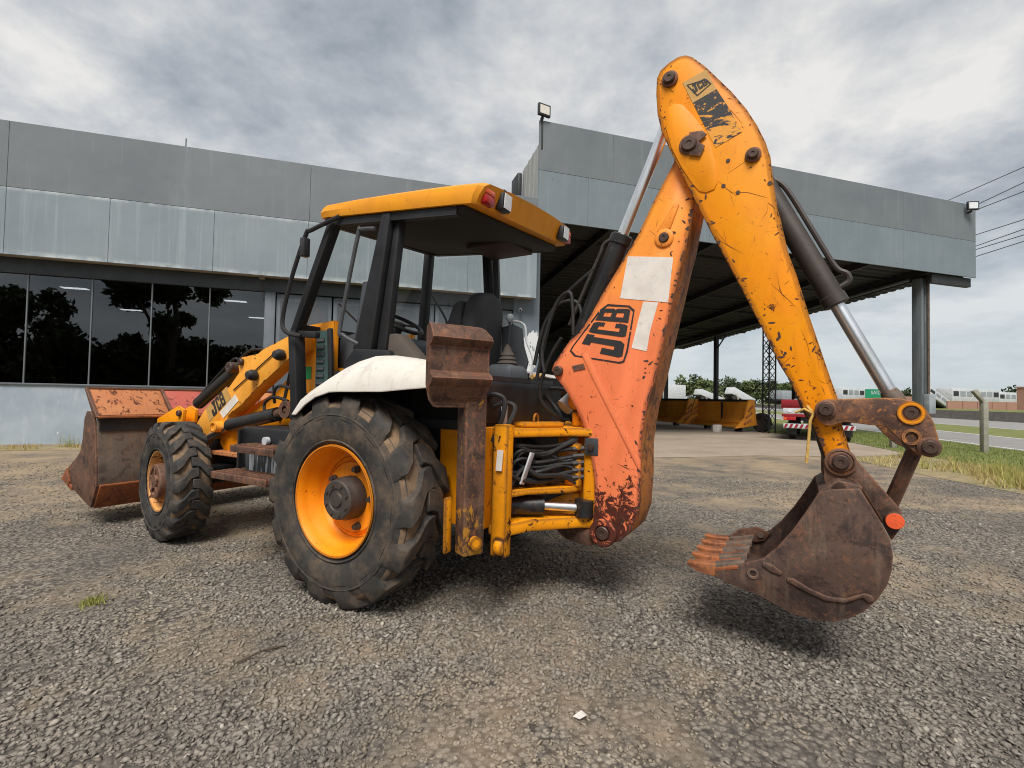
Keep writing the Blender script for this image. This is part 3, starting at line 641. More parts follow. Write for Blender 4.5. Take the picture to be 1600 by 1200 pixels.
o = empty('trailer_wheel', (16.95, 17.55, .42), 0, 'dark wheel standing at the end of the nearer orange header', 'wheel')
MB().lathe([(.22, -.12), (.36, -.13), (.42, -.09), (.42, .09), (.36, .13), (.22, .12)], (0, 0, 0), (1, .2, 0), 28).build('tyre', 'tyre_dark', o)
MB().lathe([(.22, .1), (.16, .03), (.05, .03), (.05, .08), (0, .08)], (0, 0, 0), (-1, -.2, 0), 20).build('rim', 'rust_grey', o)
m = MB().box(-.2, .2, -.12, .12, 0, .32); o = m.build('stone_block', 'block_white', bevel=.02); o.location = (14.55, 17.5, 0); o.rotation_euler[2] = .5
tag(o, 'pale broken concrete block under the nearer orange header', 'block')

def flatbed():
    o = empty('flatbed_truck', (15.0, 13.05, 0), R_(-50), 'red and white flatbed truck parked rear-on behind the dipper', 'truck')
    MB().box(-1.12, 1.12, 0, 4.6, 1.12, 1.22).build('deck', 'truck_red', o, .01)
    MB().box(-1.12, 1.12, -.03, 0, 1.20, 1.42).build('tail_panel', 'truck_red', o, .01)
    MB().box(-1.06, 1.06, -.05, -.0, .92, 1.12).build('tail_board', 'truck_white', o, .01)
    MB().box(-.55, .55, -.065, -.05, .97, 1.07).build('plate_panel', 'black_plastic', o, .005)
    for s_ in (-1, 1):
        MB().lathe([(.055, 0), (.05, .02), (0, .02)], (s_*.85, -.051, 1.02), (0, -1, 0), 14).build('reflector', 'lens_white', o)
        MB().box(s_*.85-.19, s_*.85+.19, -.09, -.02, .70, .82).build('tail_light', 'lens_red', o, .015)
        MB().box(s_*1.0-.05, s_*1.0+.05, -.092, -.088, .72, .80).build('turn_light', 'lens_orange', o)
        for y in (.9, 3.9):
            w = MB().lathe([(.2, -.11), (.36, -.12), (.41, -.08), (.41, .08), (.36, .12), (.2, .11)], (s_*.82, y, .41), (1, 0, 0), 24).build('wheel', 'tyre_dark', o)
            MB().lathe([(.2, .09), (.12, .02), (0, .02)], (s_*.82, y, .41), (s_, 0, 0), 16).build('rim', 'rust_grey', w)
        MB().box(s_*1.1-.02, s_*1.1+.02, 0, 4.6, 1.22, 1.42).build('side_board', 'truck_white', o)
        MB().box(s_*.82-.16, s_*.82+.16, .42, .44, .18, .6).build('mud_flap', 'black_plastic', o)
    MB().box(-1.1, 1.1, -.06, .02, .82, .92).build('bumper_rail', 'truck_red', o, .01)
    MB().box(-.45, .45, .1, 4.4, .6, 1.1).build('chassis', 'steel_dark', o)
    MB().box(-1.05, 1.05, -.05, .05, .42, .58).build('bumper', 'truck_white', o, .008)
    for k in range(13): MB().prism([(-1.04+k*.16, .43), (-.96+k*.16, .43), (-.90+k*.16, .57), (-.98+k*.16, .57)], -.056, -.0505).build('stripe', 'truck_red', o, smooth=False)
    MB().box(-1.0, 1.0, 4.75, 6.2, .55, 1.5).build('cab', 'truck_white', o, .06)
flatbed()

# ------------------------------------------------------------------ fence posts, highway side
def fpost(x, y, h, lb, rz_=R_(-60)):
    o = MB().box(-.07, .07, -.07, .07, 0, h).prism([(-.07, h-.02), (.07, h-.1), (-.22, h+.34), (-.34, h+.28)], -.06, .06).build('fence_post', 'concrete_post', None, .012)
    o.location = (x, y, 0); o.rotation_euler[2] = rz_; return tag(o, lb, 'fence post', 'concrete fence posts by the highway')
fpost(16.95, 9.45, 1.45, 'pale concrete fence post with bent top, standing in the dry grass at right', R_(-18))
fpost(15.45, 10.9, 1.0, 'short concrete post mostly hidden behind the rusty bucket link', R_(-18))
for k, (n, s, h) in enumerate([(9.6, 60, 1.8), (9.6, 66, 1.8), (9.6, 52, 1.8), (9.6, 74, 1.8)]):
    p = RN(n, s); fpost(p[0], p[1], h, ['distant pale fence post seen between the canopy columns, third from the lattice mast', 'distant pale fence post seen between the canopy columns, second farthest away', 'distant pale fence post seen just left of the lattice mast', 'farthest pale fence post seen under the canopy roof'][k])

# far side of the highway: parked trailers and tipper bodies
def at_bearing(px, depth, z):    # a point on the ground plan at a bearing and distance
    t_ = (px-800)/770.; p = fwd*depth+rgt*(depth*t_); return (p.x, p.y, z)
def trailer(px, depth, L, H, rz_, lb, mat='truck_white', tilt=0., win=True):
    o = empty('parked_trailer', at_bearing(px, depth, 1.0), rz_, lb, 'trailer', 'trailers parked beyond the highway')
    o.rotation_euler = (0, -tilt, rz_)
    MB().box(-L/2, L/2, -1.2, 1.2, 1.0, 1.0+H).build('trailer_body', mat, o, .05)
    n = max(2, int(L/1.4))
    if win:
        for k in range(n): MB().box(-L/2+L*(k+.12)/n, -L/2+L*(k+.88)/n, -1.23, -1.205, 1.0+H*.45, 1.0+H*.8).build('side_panel', 'steel_dark' if k % 3 == 0 else 'truck_grey', o)
    MB().box(-L/2+.2, L/2-.2, -.9, .9, .75, .98).build('chassis', 'steel_dark', o)
    for x in (-L*.33, -L*.2, L*.33):
        for s_ in (-1, 1): MB().lathe([(.0, -.14), (.48, -.14), (.5, 0), (.48, .14), (0, .14)], (x, s_*.95, .5), (0, 1, 0), 16).build('wheel', 'tyre_dark', o)
R0 = R_(58)
trailer(1330, 78, 9.0, 1.9, R_(10), 'white slatted trailer seen just right of the dipper', 'truck_white')
trailer(1376, 92, 8.0, 1.4, R_(8), 'low grey trailer body behind the green road sign', 'truck_grey')
trailer(1452, 74, 6.0, 1.2, R_(5), 'white tipper body tilted downward to the right, behind the canopy pillar', 'truck_white', R_(-22))
trailer(1512, 80, 11, 2.2, R_(0), 'long white and grey trailer parked right of the canopy pillar', 'truck_white')
trailer(1575, 88, 9, 2.0, R_(0), 'white trailer parked near the right picture edge', 'truck_white')
trailer(1104, 110, 6.0, 1.3, R_(0), 'white tilted tipper body seen left of the canopy columns gap', 'truck_white', R_(-18), False)
trailer(1152, 105, 6.0, 1.5, R_(0), 'white tilted tipper body seen over the nearer orange header', 'truck_white', R_(-24), False)
trailer(1052, 130, 6.0, 3.6, R_(0), 'tall white truck body seen beside the boom under the canopy', 'truck_white', 0, False)
trailer(1232, 90, 6.0, 1.6, R_(6), 'pale grey trailer seen above the red and white truck', 'truck_grey', 0, False)
o = empty('road_sign', at_bearing(1377, 62, .8), -YAW, 'green highway direction sign with white lettering', 'sign')
for x in (-1.1, 1.1): MB().cyl((x, .05, -.8), (x, .05, 2.4), .06, 8).build('sign_post', 'steel_grey', o)
b = MB().box(-2.0, 2.0, -.03, .03, 1.2, 2.5).build('sign_board', 'sign_green', o)
def textobj(body, size, loc, rot, mat, parent, name='lettering', ext=.004):
    cu = bpy.data.curves.new(name, 'FONT'); cu.body = body; cu.size = size; cu.extrude = ext; cu.align_x = 'CENTER'; cu.align_y = 'CENTER'
    tmp = bpy.data.objects.new(name, cu); COL.objects.link(tmp)
    dg = bpy.context.evaluated_depsgraph_get(); me = bpy.data.meshes.new_from_object(tmp.evaluated_get(dg))
    COL.objects.unlink(tmp); bpy.data.objects.remove(tmp)
    me.materials.clear(); me.materials.append(MAT[mat]); o = bpy.data.objects.new(name, me); COL.objects.link(o)
    o.location = loc; o.rotation_euler = rot; o.parent = parent; return o
textobj('SAÍDA  30', .62, (0, -.045, 2.05), (R_(90), 0, 0), 'truck_white', b)
m = MB()
for k in range(7): m.box(-9+k*2.6, -6.5+k*2.6, -.1, .1, 0, 1.1)
o = m.build('brick_wall', 'brick_red'); o.location = at_bearing(1560, 70, 1.0); o.rotation_euler[2] = R_(-6); tag(o, 'low red brick wall below the parked trailers at right', 'wall')
o = MB().box(-.5, .5, -.5, .5, 0, 3.0).box(-.6, .6, -.6, .6, 3.0, 3.15).build('brick_pillar', 'brick_red'); o.location = at_bearing(1600, 66, 1.0); tag(o, 'pale brick pillar at the right picture edge', 'pillar')
o = MB().box(-2.4, 2.4, -.1, .1, 0, 1.8).build('orange_wall', 'brick_red'); o.location = at_bearing(1428, 80, 1.0); tag(o, 'orange brick wall beneath the tilted tipper body', 'wall')

# overhead wires
for k, (a, b) in enumerate([((36.9, 39.0, 21.6), (24.5, 18.6, 16.0))]): pass
WL = ['uppermost overhead wire at the right edge of the sky', 'second overhead wire from the top at right', 'third overhead wire from the top at right', 'fourth overhead wire from the top, below the floodlight', 'upper wire of the lower bundle at right', 'middle wire of the lower bundle at right', 'lowest overhead wire at right, above the canopy pillar']
WP = [((1470, 318), (1600, 261)), ((1505, 330), (1600, 285)), ((1510, 334), (1600, 299)), ((1515, 370), (1600, 343)), ((1515, 388), (1600, 358)), ((1515, 393), (1600, 367)), ((1515, 404), (1600, 377))]
def wire_pt(px, py, n):
    d = fwd+r2*((px-800)/770.)-u2*((py-600)/770.); k = n/(d.dot(NV)); return Vector((0, 0, 1.28))+d*k
for (a, b), lb in zip(WP, WL):
    A, B = wire_pt(*a, 14.0), wire_pt(*b, 14.0); D = B-A; A2 = A-D*2.2; B2 = B+D*.6
    tag(MB().tube([A2, A, B, B2], .017, 5).build('power_line', 'wire'), lb, 'power line', 'overhead power lines')

# ------------------------------------------------------------------ trees
def crown(name, parent, lobes, n, leaf, mat):
    """small leaf faces spread through uneven clumps"""
    lobes = np.asarray(lobes, float); w = lobes[:, 3]**2; w /= w.sum()
    i = rng.choice(len(lobes), n, p=w); d = rng.normal(0, 1, (n, 3)); d /= np.linalg.norm(d, axis=1)[:, None]
    r = lobes[i, 3]*(rng.random(n)**.45)*(.8+.4*rng.random(n)); C = lobes[i, :3]+d*r[:, None]*np.array([1, 1, .8])
    a = rng.normal(0, 1, (n, 3)); a /= np.linalg.norm(a, axis=1)[:, None]; b = np.cross(a, rng.normal(0, 1, (n, 3))); b /= np.linalg.norm(b, axis=1)[:, None]
    s = leaf*(.5+rng.random(n))[:, None]
    V = np.stack([C-a*s, C+b*s*.5, C+a*s, C-b*s*.5], 1).reshape(-1, 3)
    cl = rng.random(len(lobes))*.5; tone = np.clip(cl[i]+rng.normal(.2, .15, n), 0, 1)
    return rawmesh(name, V, np.arange(n*4).reshape(-1, 4), mat, np.repeat(tone, 4), parent)
def tree(loc, h, rad, n, leaf, mat, label, group, lobes_n=14, trunk=.3, low=.35, gap=1.0, name='tree'):
    o = empty(name, loc, rng.random()*6, label, 'tree', group); lb = []
    for k in range(lobes_n):
        a = rng.random()*6.283; q = rng.random()**.6; zz = h*(low+(.88-low)*rng.random()); wd = rad*(.95-.55*abs((zz/h-low)/(1-low)-.4))
        lb.append((math.cos(a)*q*wd, math.sin(a)*q*wd, zz, rad*(.20+.22*rng.random())*gap))
    crown('crown', o, lb, n, leaf, mat)
    m = MB().tube([(0, 0, 0), (.05*h*.1, 0, h*.3), (0, .03*h, h*.6), (.02*h, 0, h*.82)], [trunk, trunk*.8, trunk*.5, trunk*.2], 8)
    for l in lb[:8]: m.tube([(0, 0, h*.32), ((l[0])*.5, l[1]*.5, (h*.32+l[2])*.5+.1), (l[0], l[1], l[2])], [trunk*.4, trunk*.25, trunk*.1], 5)
    m.build('trunk', 'bark', o); return o
BL = 'trees behind the photographer, seen mirrored in the glass'
tree((-16.4, -6.0, 0), 7.0, 3.0, 5200, .20, 'leaf_dark', 'bushy tree reflected in the leftmost window panes', BL, 18, .25, .15)
tree((-10.6, -6.0, 0), 9.5, 3.4, 7000, .20, 'leaf_dark', 'tall leafy tree reflected in the window panes behind the loader arm', BL, 22, .3, .2, .85)
tree((-20.5, -8.0, 0), 6.5, 3.0, 3500, .22, 'leaf_dark', 'tree reflected at the left edge of the glazed front', BL, 14, .25, .1)
hd = empty('hedge', (-15.0, -7.2, 0), 0, 'dense tall hedge mirrored as a dark mass in the lower window panes', 'hedge')
crown('hedge_foliage', hd, [(x, rng.normal(0, .3), z, 1.0) for x in np.arange(-12, 9, 1.1) for z in (.8, 2.2, 3.4)], 15000, .22, 'leaf_dark')
MB().box(-12.5, 9, -.25, .25, 0, 3.2).build('hedge_stems', 'bark', hd)
FT = [(1078, 150, 9.5, 5, 0), (1092, 165, 12, 5, 1), (1104, 140, 8.5, 4.5, 0), (1118, 160, 9.0, 5, 0), (1136, 150, 9.5, 5, 1), (1152, 155, 8.6, 5, 1), (1163, 170, 9.5, 5, 1), (1180, 150, 9.0, 4.5, 0), (1196, 150, 8.8, 5, 1), (1212, 160, 9.4, 5, 0), (1228, 150, 8.8, 5, 0), (1242, 155, 8.4, 5, 1), (1345, 190, 9.0, 5, 1), (1372, 200, 8.0, 5, 1), (1420, 190, 9.2, 5, 1), (1468, 190, 8.8, 4, 1), (1565, 190, 8.0, 4, 1), (1596, 150, 8.6, 6, 1)]
pos = ['leftmost of the far trees, beside the boom edge', 'bare-topped taller tree rising above the far treeline', 'third far tree from the boom', 'far tree just left of the middle canopy column', 'far tree just right of the middle canopy column', 'far tree above the tilted tipper body', 'far tree right of the tilted tipper body', 'far tree midway to the lattice mast', 'far tree directly behind the lattice mast', 'far tree just right of the lattice mast', 'far tree above the pale grey trailer', 'far tree at the edge of the dipper', 'far treetop over the slatted trailer', 'far treetop behind the green sign', 'far treetop beside the bucket cylinder rod', 'far treetop just right of the canopy pillar', 'small far treetop over the long trailer', 'dark far tree at the right picture edge']
for (px, dp, h, r, k), lb in zip(FT, pos):
    p = at_bearing(px, dp, .5); tree(p, h*.86, r, 900, .5, ('leaf_green', 'leaf_dark')[k], lb, 'trees on the far horizon', 10, .25, .12, 1.15)

# side outlines of the machine, (u, z) in metres
T = {
 'boom': [(1.796, 2.676), (1.689, 2.484), (1.589, 2.279), (1.516, 2.163), (1.367, 1.936), (1.287, 1.8), (1.217, 1.704), (1.155, 1.659), (1.048, 1.516), (1.028, 1.466), (1.054, 1.424), (1.12, 1.354), (1.184, 1.259), (1.237, 1.167), (1.284, 1.045), (1.315, 0.917), (1.337, 0.784), (1.339, 0.635), (1.332, 0.528), (1.331, 0.451), (1.353, 0.411), (1.399, 0.399), (1.458, 0.411), (1.503, 0.428), (1.575, 0.5), (1.617, 0.619), (1.629, 0.822), (1.627, 1.011), (1.642, 1.132), (1.663, 1.265), (1.695, 1.376), (1.72, 1.481), (1.752, 1.631), (1.785, 1.786), (1.818, 1.934), (1.848, 2.08), (1.876, 2.187), (1.895, 2.292), (1.916, 2.407), (1.939, 2.532), (1.966, 2.656), (1.958, 2.739), (1.912, 2.825), (1.859, 2.839), (1.824, 2.783)],
 'dipper': [(1.87, 3.268), (1.905, 3.246), (1.973, 3.171), (2.046, 3.073), (2.116, 2.978), (2.187, 2.865), (2.24, 2.76), (2.28, 2.66), (2.304, 2.573), (2.31, 2.512), (2.337, 2.294), (2.353, 2.23), (2.388, 2.051), (2.423, 1.941), (2.479, 1.728), (2.571, 1.408), (2.602, 1.305), (2.619, 1.178), (2.657, 1.036), (2.665, 0.987), (2.642, 0.948), (2.598, 0.938), (2.561, 0.978), (2.537, 1.064), (2.499, 1.173), (2.452, 1.267), (2.379, 1.432), (2.335, 1.512), (2.291, 1.62), (2.236, 1.744), (2.148, 1.937), (2.071, 2.1), (1.956, 2.346), (1.881, 2.519), (1.802, 2.698), (1.738, 2.852), (1.712, 2.967), (1.703, 3.093), (1.706, 3.184), (1.726, 3.223), (1.774, 3.254), (1.828, 3.272)],
 'dip_plate': [(1.774, 2.986), (1.809, 3.0), (1.856, 2.979), (1.909, 2.907), (1.962, 2.822), (2.007, 2.724), (2.036, 2.6), (2.046, 2.49), (2.03, 2.454), (1.987, 2.443), (1.95, 2.458), (1.913, 2.509), (1.852, 2.618), (1.796, 2.743), (1.764, 2.866), (1.763, 2.948)],
 'dip_pins': [(1.783, 3.15), (1.897, 2.734), (2.222, 2.601)],
 'dip_holes': [(2.098, 2.6), (2.076, 2.465), (2.149, 2.414), (2.301, 2.434)],
 'label_tan': [(1.854, 3.109), (1.982, 3.145), (2.036, 3.017), (1.911, 2.975)],
 'label_blk': [(1.911, 2.975), (2.036, 3.017), (2.093, 2.907), (2.167, 2.741), (2.034, 2.689)],
 'label_diamond': [(1.876, 3.088), (1.982, 3.091), (2.01, 3.055), (1.935, 3.006)],
 'label_txt': [(1.931, 3.019), (2.004, 3.05), (1.891, 3.093), (1.981, 3.099)],
 'jcb_quad': [(1.504, 1.537), (1.553, 1.835), (1.219, 1.601), (1.37, 1.851)],
 'jcb_frame': [(1.409, 1.876), (1.546, 1.856), (1.578, 1.826), (1.54, 1.574), (1.518, 1.511), (1.49, 1.503), (1.189, 1.556), (1.157, 1.591), (1.173, 1.619), (1.356, 1.843)],
 'white1': [(1.532, 2.159), (1.801, 2.118), (1.775, 1.856), (1.486, 1.905)],
 'white2': [(1.63, 1.872), (1.718, 1.861), (1.687, 1.749), (1.67, 1.683), (1.654, 1.574), (1.562, 1.596), (1.605, 1.779)],
 'boom_pins': [(1.402, 0.466), (1.081, 1.461), (1.749, 2.239)],
 'boom_slot': [(1.798, 2.436), (1.827, 2.408), (1.785, 2.272), (1.741, 2.286)],
 'boom_rib': [(1.253, 1.557), (1.296, 1.572), (1.622, 0.866), (1.591, 0.92)],
 'boom_tab': [(1.176, 1.493), (1.254, 1.508), (1.268, 1.475), (1.189, 1.46)],
 'link': [(2.501, 1.245), (2.509, 1.275), (2.524, 1.295), (2.558, 1.305), (2.655, 1.308), (2.747, 1.315), (2.827, 1.315), (2.874, 1.305), (2.908, 1.29), (2.933, 1.258), (2.956, 1.206), (2.968, 1.153), (2.976, 1.111), (2.97, 1.079), (2.949, 1.059), (2.916, 1.062), (2.884, 1.076), (2.84, 1.119), (2.809, 1.155), (2.791, 1.176), (2.765, 1.186), (2.724, 1.187), (2.673, 1.193), (2.626, 1.197), (2.597, 1.187), (2.573, 1.175), (2.549, 1.177), (2.524, 1.193), (2.509, 1.216)],
 'link_pins': [(2.548, 1.255), (2.875, 1.248), (2.875, 1.14), (2.937, 1.099)],
 'bk_side': [(2.517, 0.861), (2.551, 0.879), (2.679, 0.899), (2.722, 0.821), (2.756, 0.757), (2.789, 0.68), (2.799, 0.613), (2.794, 0.545), (2.778, 0.48), (2.744, 0.412), (2.693, 0.345), (2.636, 0.301), (2.576, 0.272), (2.497, 0.26), (2.414, 0.27), (2.336, 0.3), (2.254, 0.331), (2.134, 0.355), (2.033, 0.394), (2.155, 0.453), (2.218, 0.482), (2.287, 0.512), (2.348, 0.579), (2.413, 0.671), (2.464, 0.759), (2.502, 0.83)],
 'bk_tooth': [(1.931, 0.423), (1.983, 0.441), (2.161, 0.494), (2.218, 0.484), (2.033, 0.394), (1.999, 0.392), (1.941, 0.401)],
 'bk_ear': [(2.544, 0.912), (2.544, 1.011), (2.572, 1.049), (2.614, 1.065), (2.651, 1.045), (2.682, 1.01), (2.846, 0.8), (2.854, 0.751), (2.846, 0.715), (2.811, 0.652), (2.765, 0.753), (2.694, 0.886), (2.557, 0.866)],
 'bk_pins': [(2.612, 1.002), (2.817, 0.752)],
 'bk_rib1': [(2.284, 0.497), (2.321, 0.496), (2.369, 0.464), (2.365, 0.445), (2.322, 0.455), (2.281, 0.478)],
 'bk_rib2': [(2.388, 0.442), (2.414, 0.445), (2.484, 0.41), (2.552, 0.389), (2.623, 0.394), (2.693, 0.433), (2.721, 0.429), (2.733, 0.408), (2.71, 0.392), (2.687, 0.411), (2.623, 0.373), (2.546, 0.366), (2.471, 0.39), (2.388, 0.424)],
 'bk_bolt': [(2.241, 0.431)],
 'fend_up': [(-0.502, 1.143), (-0.414, 1.248), (-0.314, 1.31), (-0.18, 1.38), (-0.029, 1.446), (0.095, 1.487), (0.233, 1.516), (0.298, 1.517), (0.458, 1.497), (0.633, 1.47), (0.778, 1.437)],
 'fend_lo': [(-0.324, 1.147), (-0.24, 1.212), (-0.145, 1.261), (-0.018, 1.293), (0.071, 1.297), (0.175, 1.297), (0.285, 1.299), (0.41, 1.3), (0.584, 1.314), (0.746, 1.325), (0.881, 1.339)],
 'arm': [(-0.939, 1.787), (-0.966, 1.785), (-1.168, 1.723), (-1.431, 1.647), (-1.501, 1.611), (-1.735, 1.586), (-1.788, 1.548), (-1.76, 1.456), (-1.877, 1.352), (-2.078, 1.217), (-2.267, 1.132), (-2.408, 0.989), (-2.326, 0.896), (-2.223, 0.848), (-2.096, 0.949), (-2.036, 0.932), (-1.967, 0.955), (-1.913, 1.023), (-1.905, 1.076), (-1.71, 1.173), (-1.525, 1.303), (-1.251, 1.464), (-1.012, 1.597), (-0.932, 1.636)],
 'arm_pts': [(-1.152, 1.588), (-1.505, 1.428), (-2.002, 0.974), (-1.717, 1.545), (-0.989, 1.695)],
 'arm_groove': [(-1.273, 1.604), (-1.823, 1.3)],
 'arm_label': [(-2.256, 1.129), (-1.939, 1.332), (-1.86, 1.234), (-2.191, 1.012)],
 'arm_label2': [(-2.029, 1.101), (-1.799, 1.265), (-1.747, 1.211), (-1.968, 1.05)],
 'upper_cyl': [(-2.537, 1.167), (-1.919, 1.489)],
 'lift_cyl': [(-1.865, 0.993), (-1.203, 1.113), (-1.054, 1.153)],
 'apost': [(-0.498, 2.55), (-0.901, 1.738), (-0.837, 1.209)],
 'bpost': [(0.005, 2.546), (0.133, 2.523), (0.023, 1.581), (-0.246, 1.59)],
 'lb_side': [(-3.869, 0.404), (-3.768, 0.512), (-3.6, 0.611), (-3.501, 0.686), (-3.461, 0.812), (-3.442, 1.003), (-3.392, 1.077), (-3.333, 1.073), (-3.246, 1.03), (-3.202, 0.892), (-3.143, 0.55), (-3.132, 0.39), (-3.231, 0.187), (-3.693, 0.336)],
 'lb_guard': [(-3.432, 1.288), (-3.204, 1.039), (-3.178, 1.024)],
 'lb_wear': [(-3.853, 0.406), (-3.752, 0.513), (-3.683, 0.383), (-3.705, 0.335)],
 'lb_ridge': [(-3.19, 0.893), (-3.132, 0.385)],
 'steps_up': [(-1.118, 0.888), (-0.623, 0.855), (-1.121, 0.93), (-0.612, 0.908)],
 'steps_lo': [(-1.289, 0.686), (-0.634, 0.618), (-1.242, 0.728), (-0.637, 0.674)],
 'tank': [(-1.267, 1.011), (-0.775, 1.034), (-1.271, 0.654), (-0.926, 0.64)],
 'mirror_bar': [(-0.403, 2.592), (-0.623, 2.469), (-0.686, 2.441), (-0.839, 2.123), (-0.923, 1.838), (-0.872, 1.738), (-0.759, 1.709)],
 'grab': [(0.038, 2.37), (-0.069, 2.374), (-0.097, 2.339), (-0.24, 1.749), (-0.212, 1.681), (-0.111, 1.62)],
 'levers': [(0.298, 1.912), (0.366, 1.791), (0.616, 1.853), (0.594, 1.624), (0.622, 1.591)],
 'seat': [(0.012, 1.842), (0.102, 2.015), (0.193, 2.083), (0.313, 2.072), (0.408, 2.015), (0.421, 1.965), (0.408, 1.81)],
 'swheel': [(-0.541, 1.959), (-0.222, 1.784), (-0.361, 1.869)],
 'hood': [(-1.03, 1.806), (-0.778, 1.869), (-0.594, 1.833), (-0.576, 1.412), (-1.004, 1.257)],
}

# ------------------------------------------------------------------ the backhoe loader (local axes: u rearward, v to its right side, z up)
ROOT = empty('backhoe_loader', (0.61068, 3.87782, 0), R_(-47.3), 'worn yellow-orange backhoe loader with faded boom and rusty buckets', 'backhoe loader')
def B(name, mb, mats, parent=ROOT, bevel=0., **k): return mb.build(name, mats, parent, bevel, **k)
def pinm(u, v0, z, r, l, name='pin', parent=ROOT, mat='pin_steel', ring=None, out=-1):
    pr = [(r*1.0, 0), (r, l-.006), (r-.006, l), (r*.35, l), (r*.3, l-.004), (0, l-.004)]
    o = B(name, MB().lathe(pr, (u, v0, z), (0, out, 0), 18), mat, parent)
    if ring: B('pin_collar', MB().lathe([(ring, 0), (ring, .012), (ring-.008, .018), (r*1.02, .018)], (u, v0, z), (0, out, 0), 24), 'rust_brown', parent)
    return o

# --- wheels
def tyre(name, c, Rr, half, bead, nl, lug, mats, rz=0., flip=False):
    """carcass plus raised chevron lugs"""
    h = half; R = Rr-lug
    prof = [(bead, -h*.80), (bead+.02, -h*.86), (bead+(R-bead)*.30, -h*1.0), (bead+(R-bead)*.62, -h*1.0), (bead+(R-bead)*.86, -h*.93), (R-.012, -h*.82), (R, -h*.62), (R+.003, 0)]
    prof = prof+[(r, -a) for r, a in prof[-2::-1]]
    m = MB().lathe(prof, (0, 0, 0), (0, -1, 0), 64, [0, 0, 0, 0, 1, 1, 1, 1, 1, 1, 0, 0, 0, 0])
    # a few raised rings on the sidewall
    def ring(r, a): return m.lathe([(r-.008, a-.002), (r-.004, a+.005), (r+.004, a+.005), (r+.008, a-.002)], (0, 0, 0), (0, -1, 0), 64)
    ring(bead+(R-bead)*.12, h*.93); ring(bead+(R-bead)*.70, h*.985)
    pitch = 2*math.pi/nl
    for side in (-1, 1):
        for k in range(nl):
            a0 = k*pitch+(pitch/2 if side > 0 else 0)
            # stations: (axial, angle, width, base radius, top radius)
            st = [(1.00, -.02, .50, R-.105, R-.085), (.965, 0, .56, R-.05, R-.012), (.86, .03, .60, R-.03, R+lug*.86), (.56, .22, .56, R-.01, R+lug), (.24, .60, .50, R-.01, R+lug), (-.02, .66, .50, R-.01, R+lug*.98), (-.16, .66, .48, R-.01, R+lug*.95)]
            jit = rng.normal(0, .02)
            vs = []; fs = []
            for ax, an, wd, rb, rt in st:
                aa = a0+(an+jit)*pitch; hw = wd*pitch/2
                for ang, r in ((aa-hw*1.12, rb), (aa-hw*.86, rt), (aa+hw*.86, rt), (aa+hw*1.12, rb)):
                    vs.append((math.cos(ang)*r, side*ax*h, math.sin(ang)*r))
            for i in range(len(st)-1):
                for q in range(3): fs.append((i*4+q, i*4+q+1, (i+1)*4+q+1, (i+1)*4+q))
            fs += [(0, 1, 2, 3), tuple(len(vs)-4+q for q in (3, 2, 1, 0))]
            m.add(vs, fs, 0)
    o = m.build(name, mats, ROOT, .006, seg=1); o.location = c; o.rotation_euler[2] = rz+(math.pi if flip else 0); return o
RW = (0, -.855, .637)
rw = tyre('rear_wheel', RW, .642, .190, .33, 14, .038, ['tyre_rubber', 'tyre_groove'])
rim = B('rim', MB().lathe([(.330, .150), (.340, .168), (.338, .178), (.328, .178), (.318, .165), (.306, .13), (.300, .095), (.288, .08), (.280, .03), (.270, .01), (.255, .0), (.235, .004), (.222, .02), (.15, .02), (.0, .02)], (0, 0, 0), (0, -1, 0), 64), 'rim_orange', rw)
hb = B('hub', MB().lathe([(.135, .0), (.135, .085), (.128, .10), (.122, .135), (.112, .142), (.07, .142), (.066, .135), (.045, .135), (.04, .145), (0, .145)], (0, 0, 0), (0, -1, 0), 40), 'hub_black', rw)
for k in range(8):
    a = .35+k*math.pi/4; B('hub_bolt', MB().lathe([(.011, .14), (.011, .152), (0, .152)], (math.cos(a)*.093, 0, math.sin(a)*.093), (0, -1, 0), 6), 'hub_black', rw)
for k in range(5):
    a = .05+k*2*math.pi/5; B('wheel_nut', MB().lathe([(.024, .02), (.024, .04), (.016, .043), (.016, .062), (0, .062)], (math.cos(a)*.185, 0, math.sin(a)*.185), (0, -1, 0), 10), 'hub_black', rw)
B('valve_stem', MB().cyl((.27, -.05, -.05), (.25, -.10, -.045), .007, 6), 'hub_black', rw)
FW = (-2.30, -.80, .507)
fw = tyre('front_wheel', FW, .508, .150, .252, 18, .032, ['tyre_dark', 'tyre_groove'], R_(-8.5))
B('rim', MB().lathe([(.250, .105), (.262, .122), (.260, .132), (.250, .13), (.240, .11), (.232, .06), (.222, .03), (.20, .0), (.15, -.01), (0, -.01)], (0, 0, 0), (0, -1, 0), 48), 'rim_faded', fw)
B('hub', MB().lathe([(.150, -.02), (.150, .135), (.142, .15), (.115, .153), (.11, .14), (.06, .14), (.055, .156), (0, .156)], (0, 0, 0), (0, -1, 0), 32), 'rust_brown', fw)
for k in range(5):
    a = .3+k*2*math.pi/5; B('hub_rib', MB().bar((math.cos(a)*.055, -.145, math.sin(a)*.055), (math.cos(a)*.112, -.145, math.sin(a)*.112), .022, .02, (0, 1, 0)), 'rust_brown', fw, .003)
for w, loc in ((rw, (0, .855, .637)), (fw, (-2.30, .80, .507))):
    c = copy_tree(w, ROOT); c.location = loc; c.rotation_euler[2] = w.rotation_euler[2]+math.pi
B('rear_axle', MB().cyl((0, -.72, .637), (0, .72, .637), .13, 20).lathe([(.13, -.25), (.26, -.15), (.28, 0), (.26, .15), (.13, .25)], (0, 0, .637), (0, 1, 0), 24), 'black_paint')
B('front_axle', MB().bar((-2.3, -.7, .52), (-2.3, .7, .52), .16, .16).cyl((-2.3, -.72, .525), (-2.3, -.62, .525), .12, 16), 'black_paint', bevel=.02)

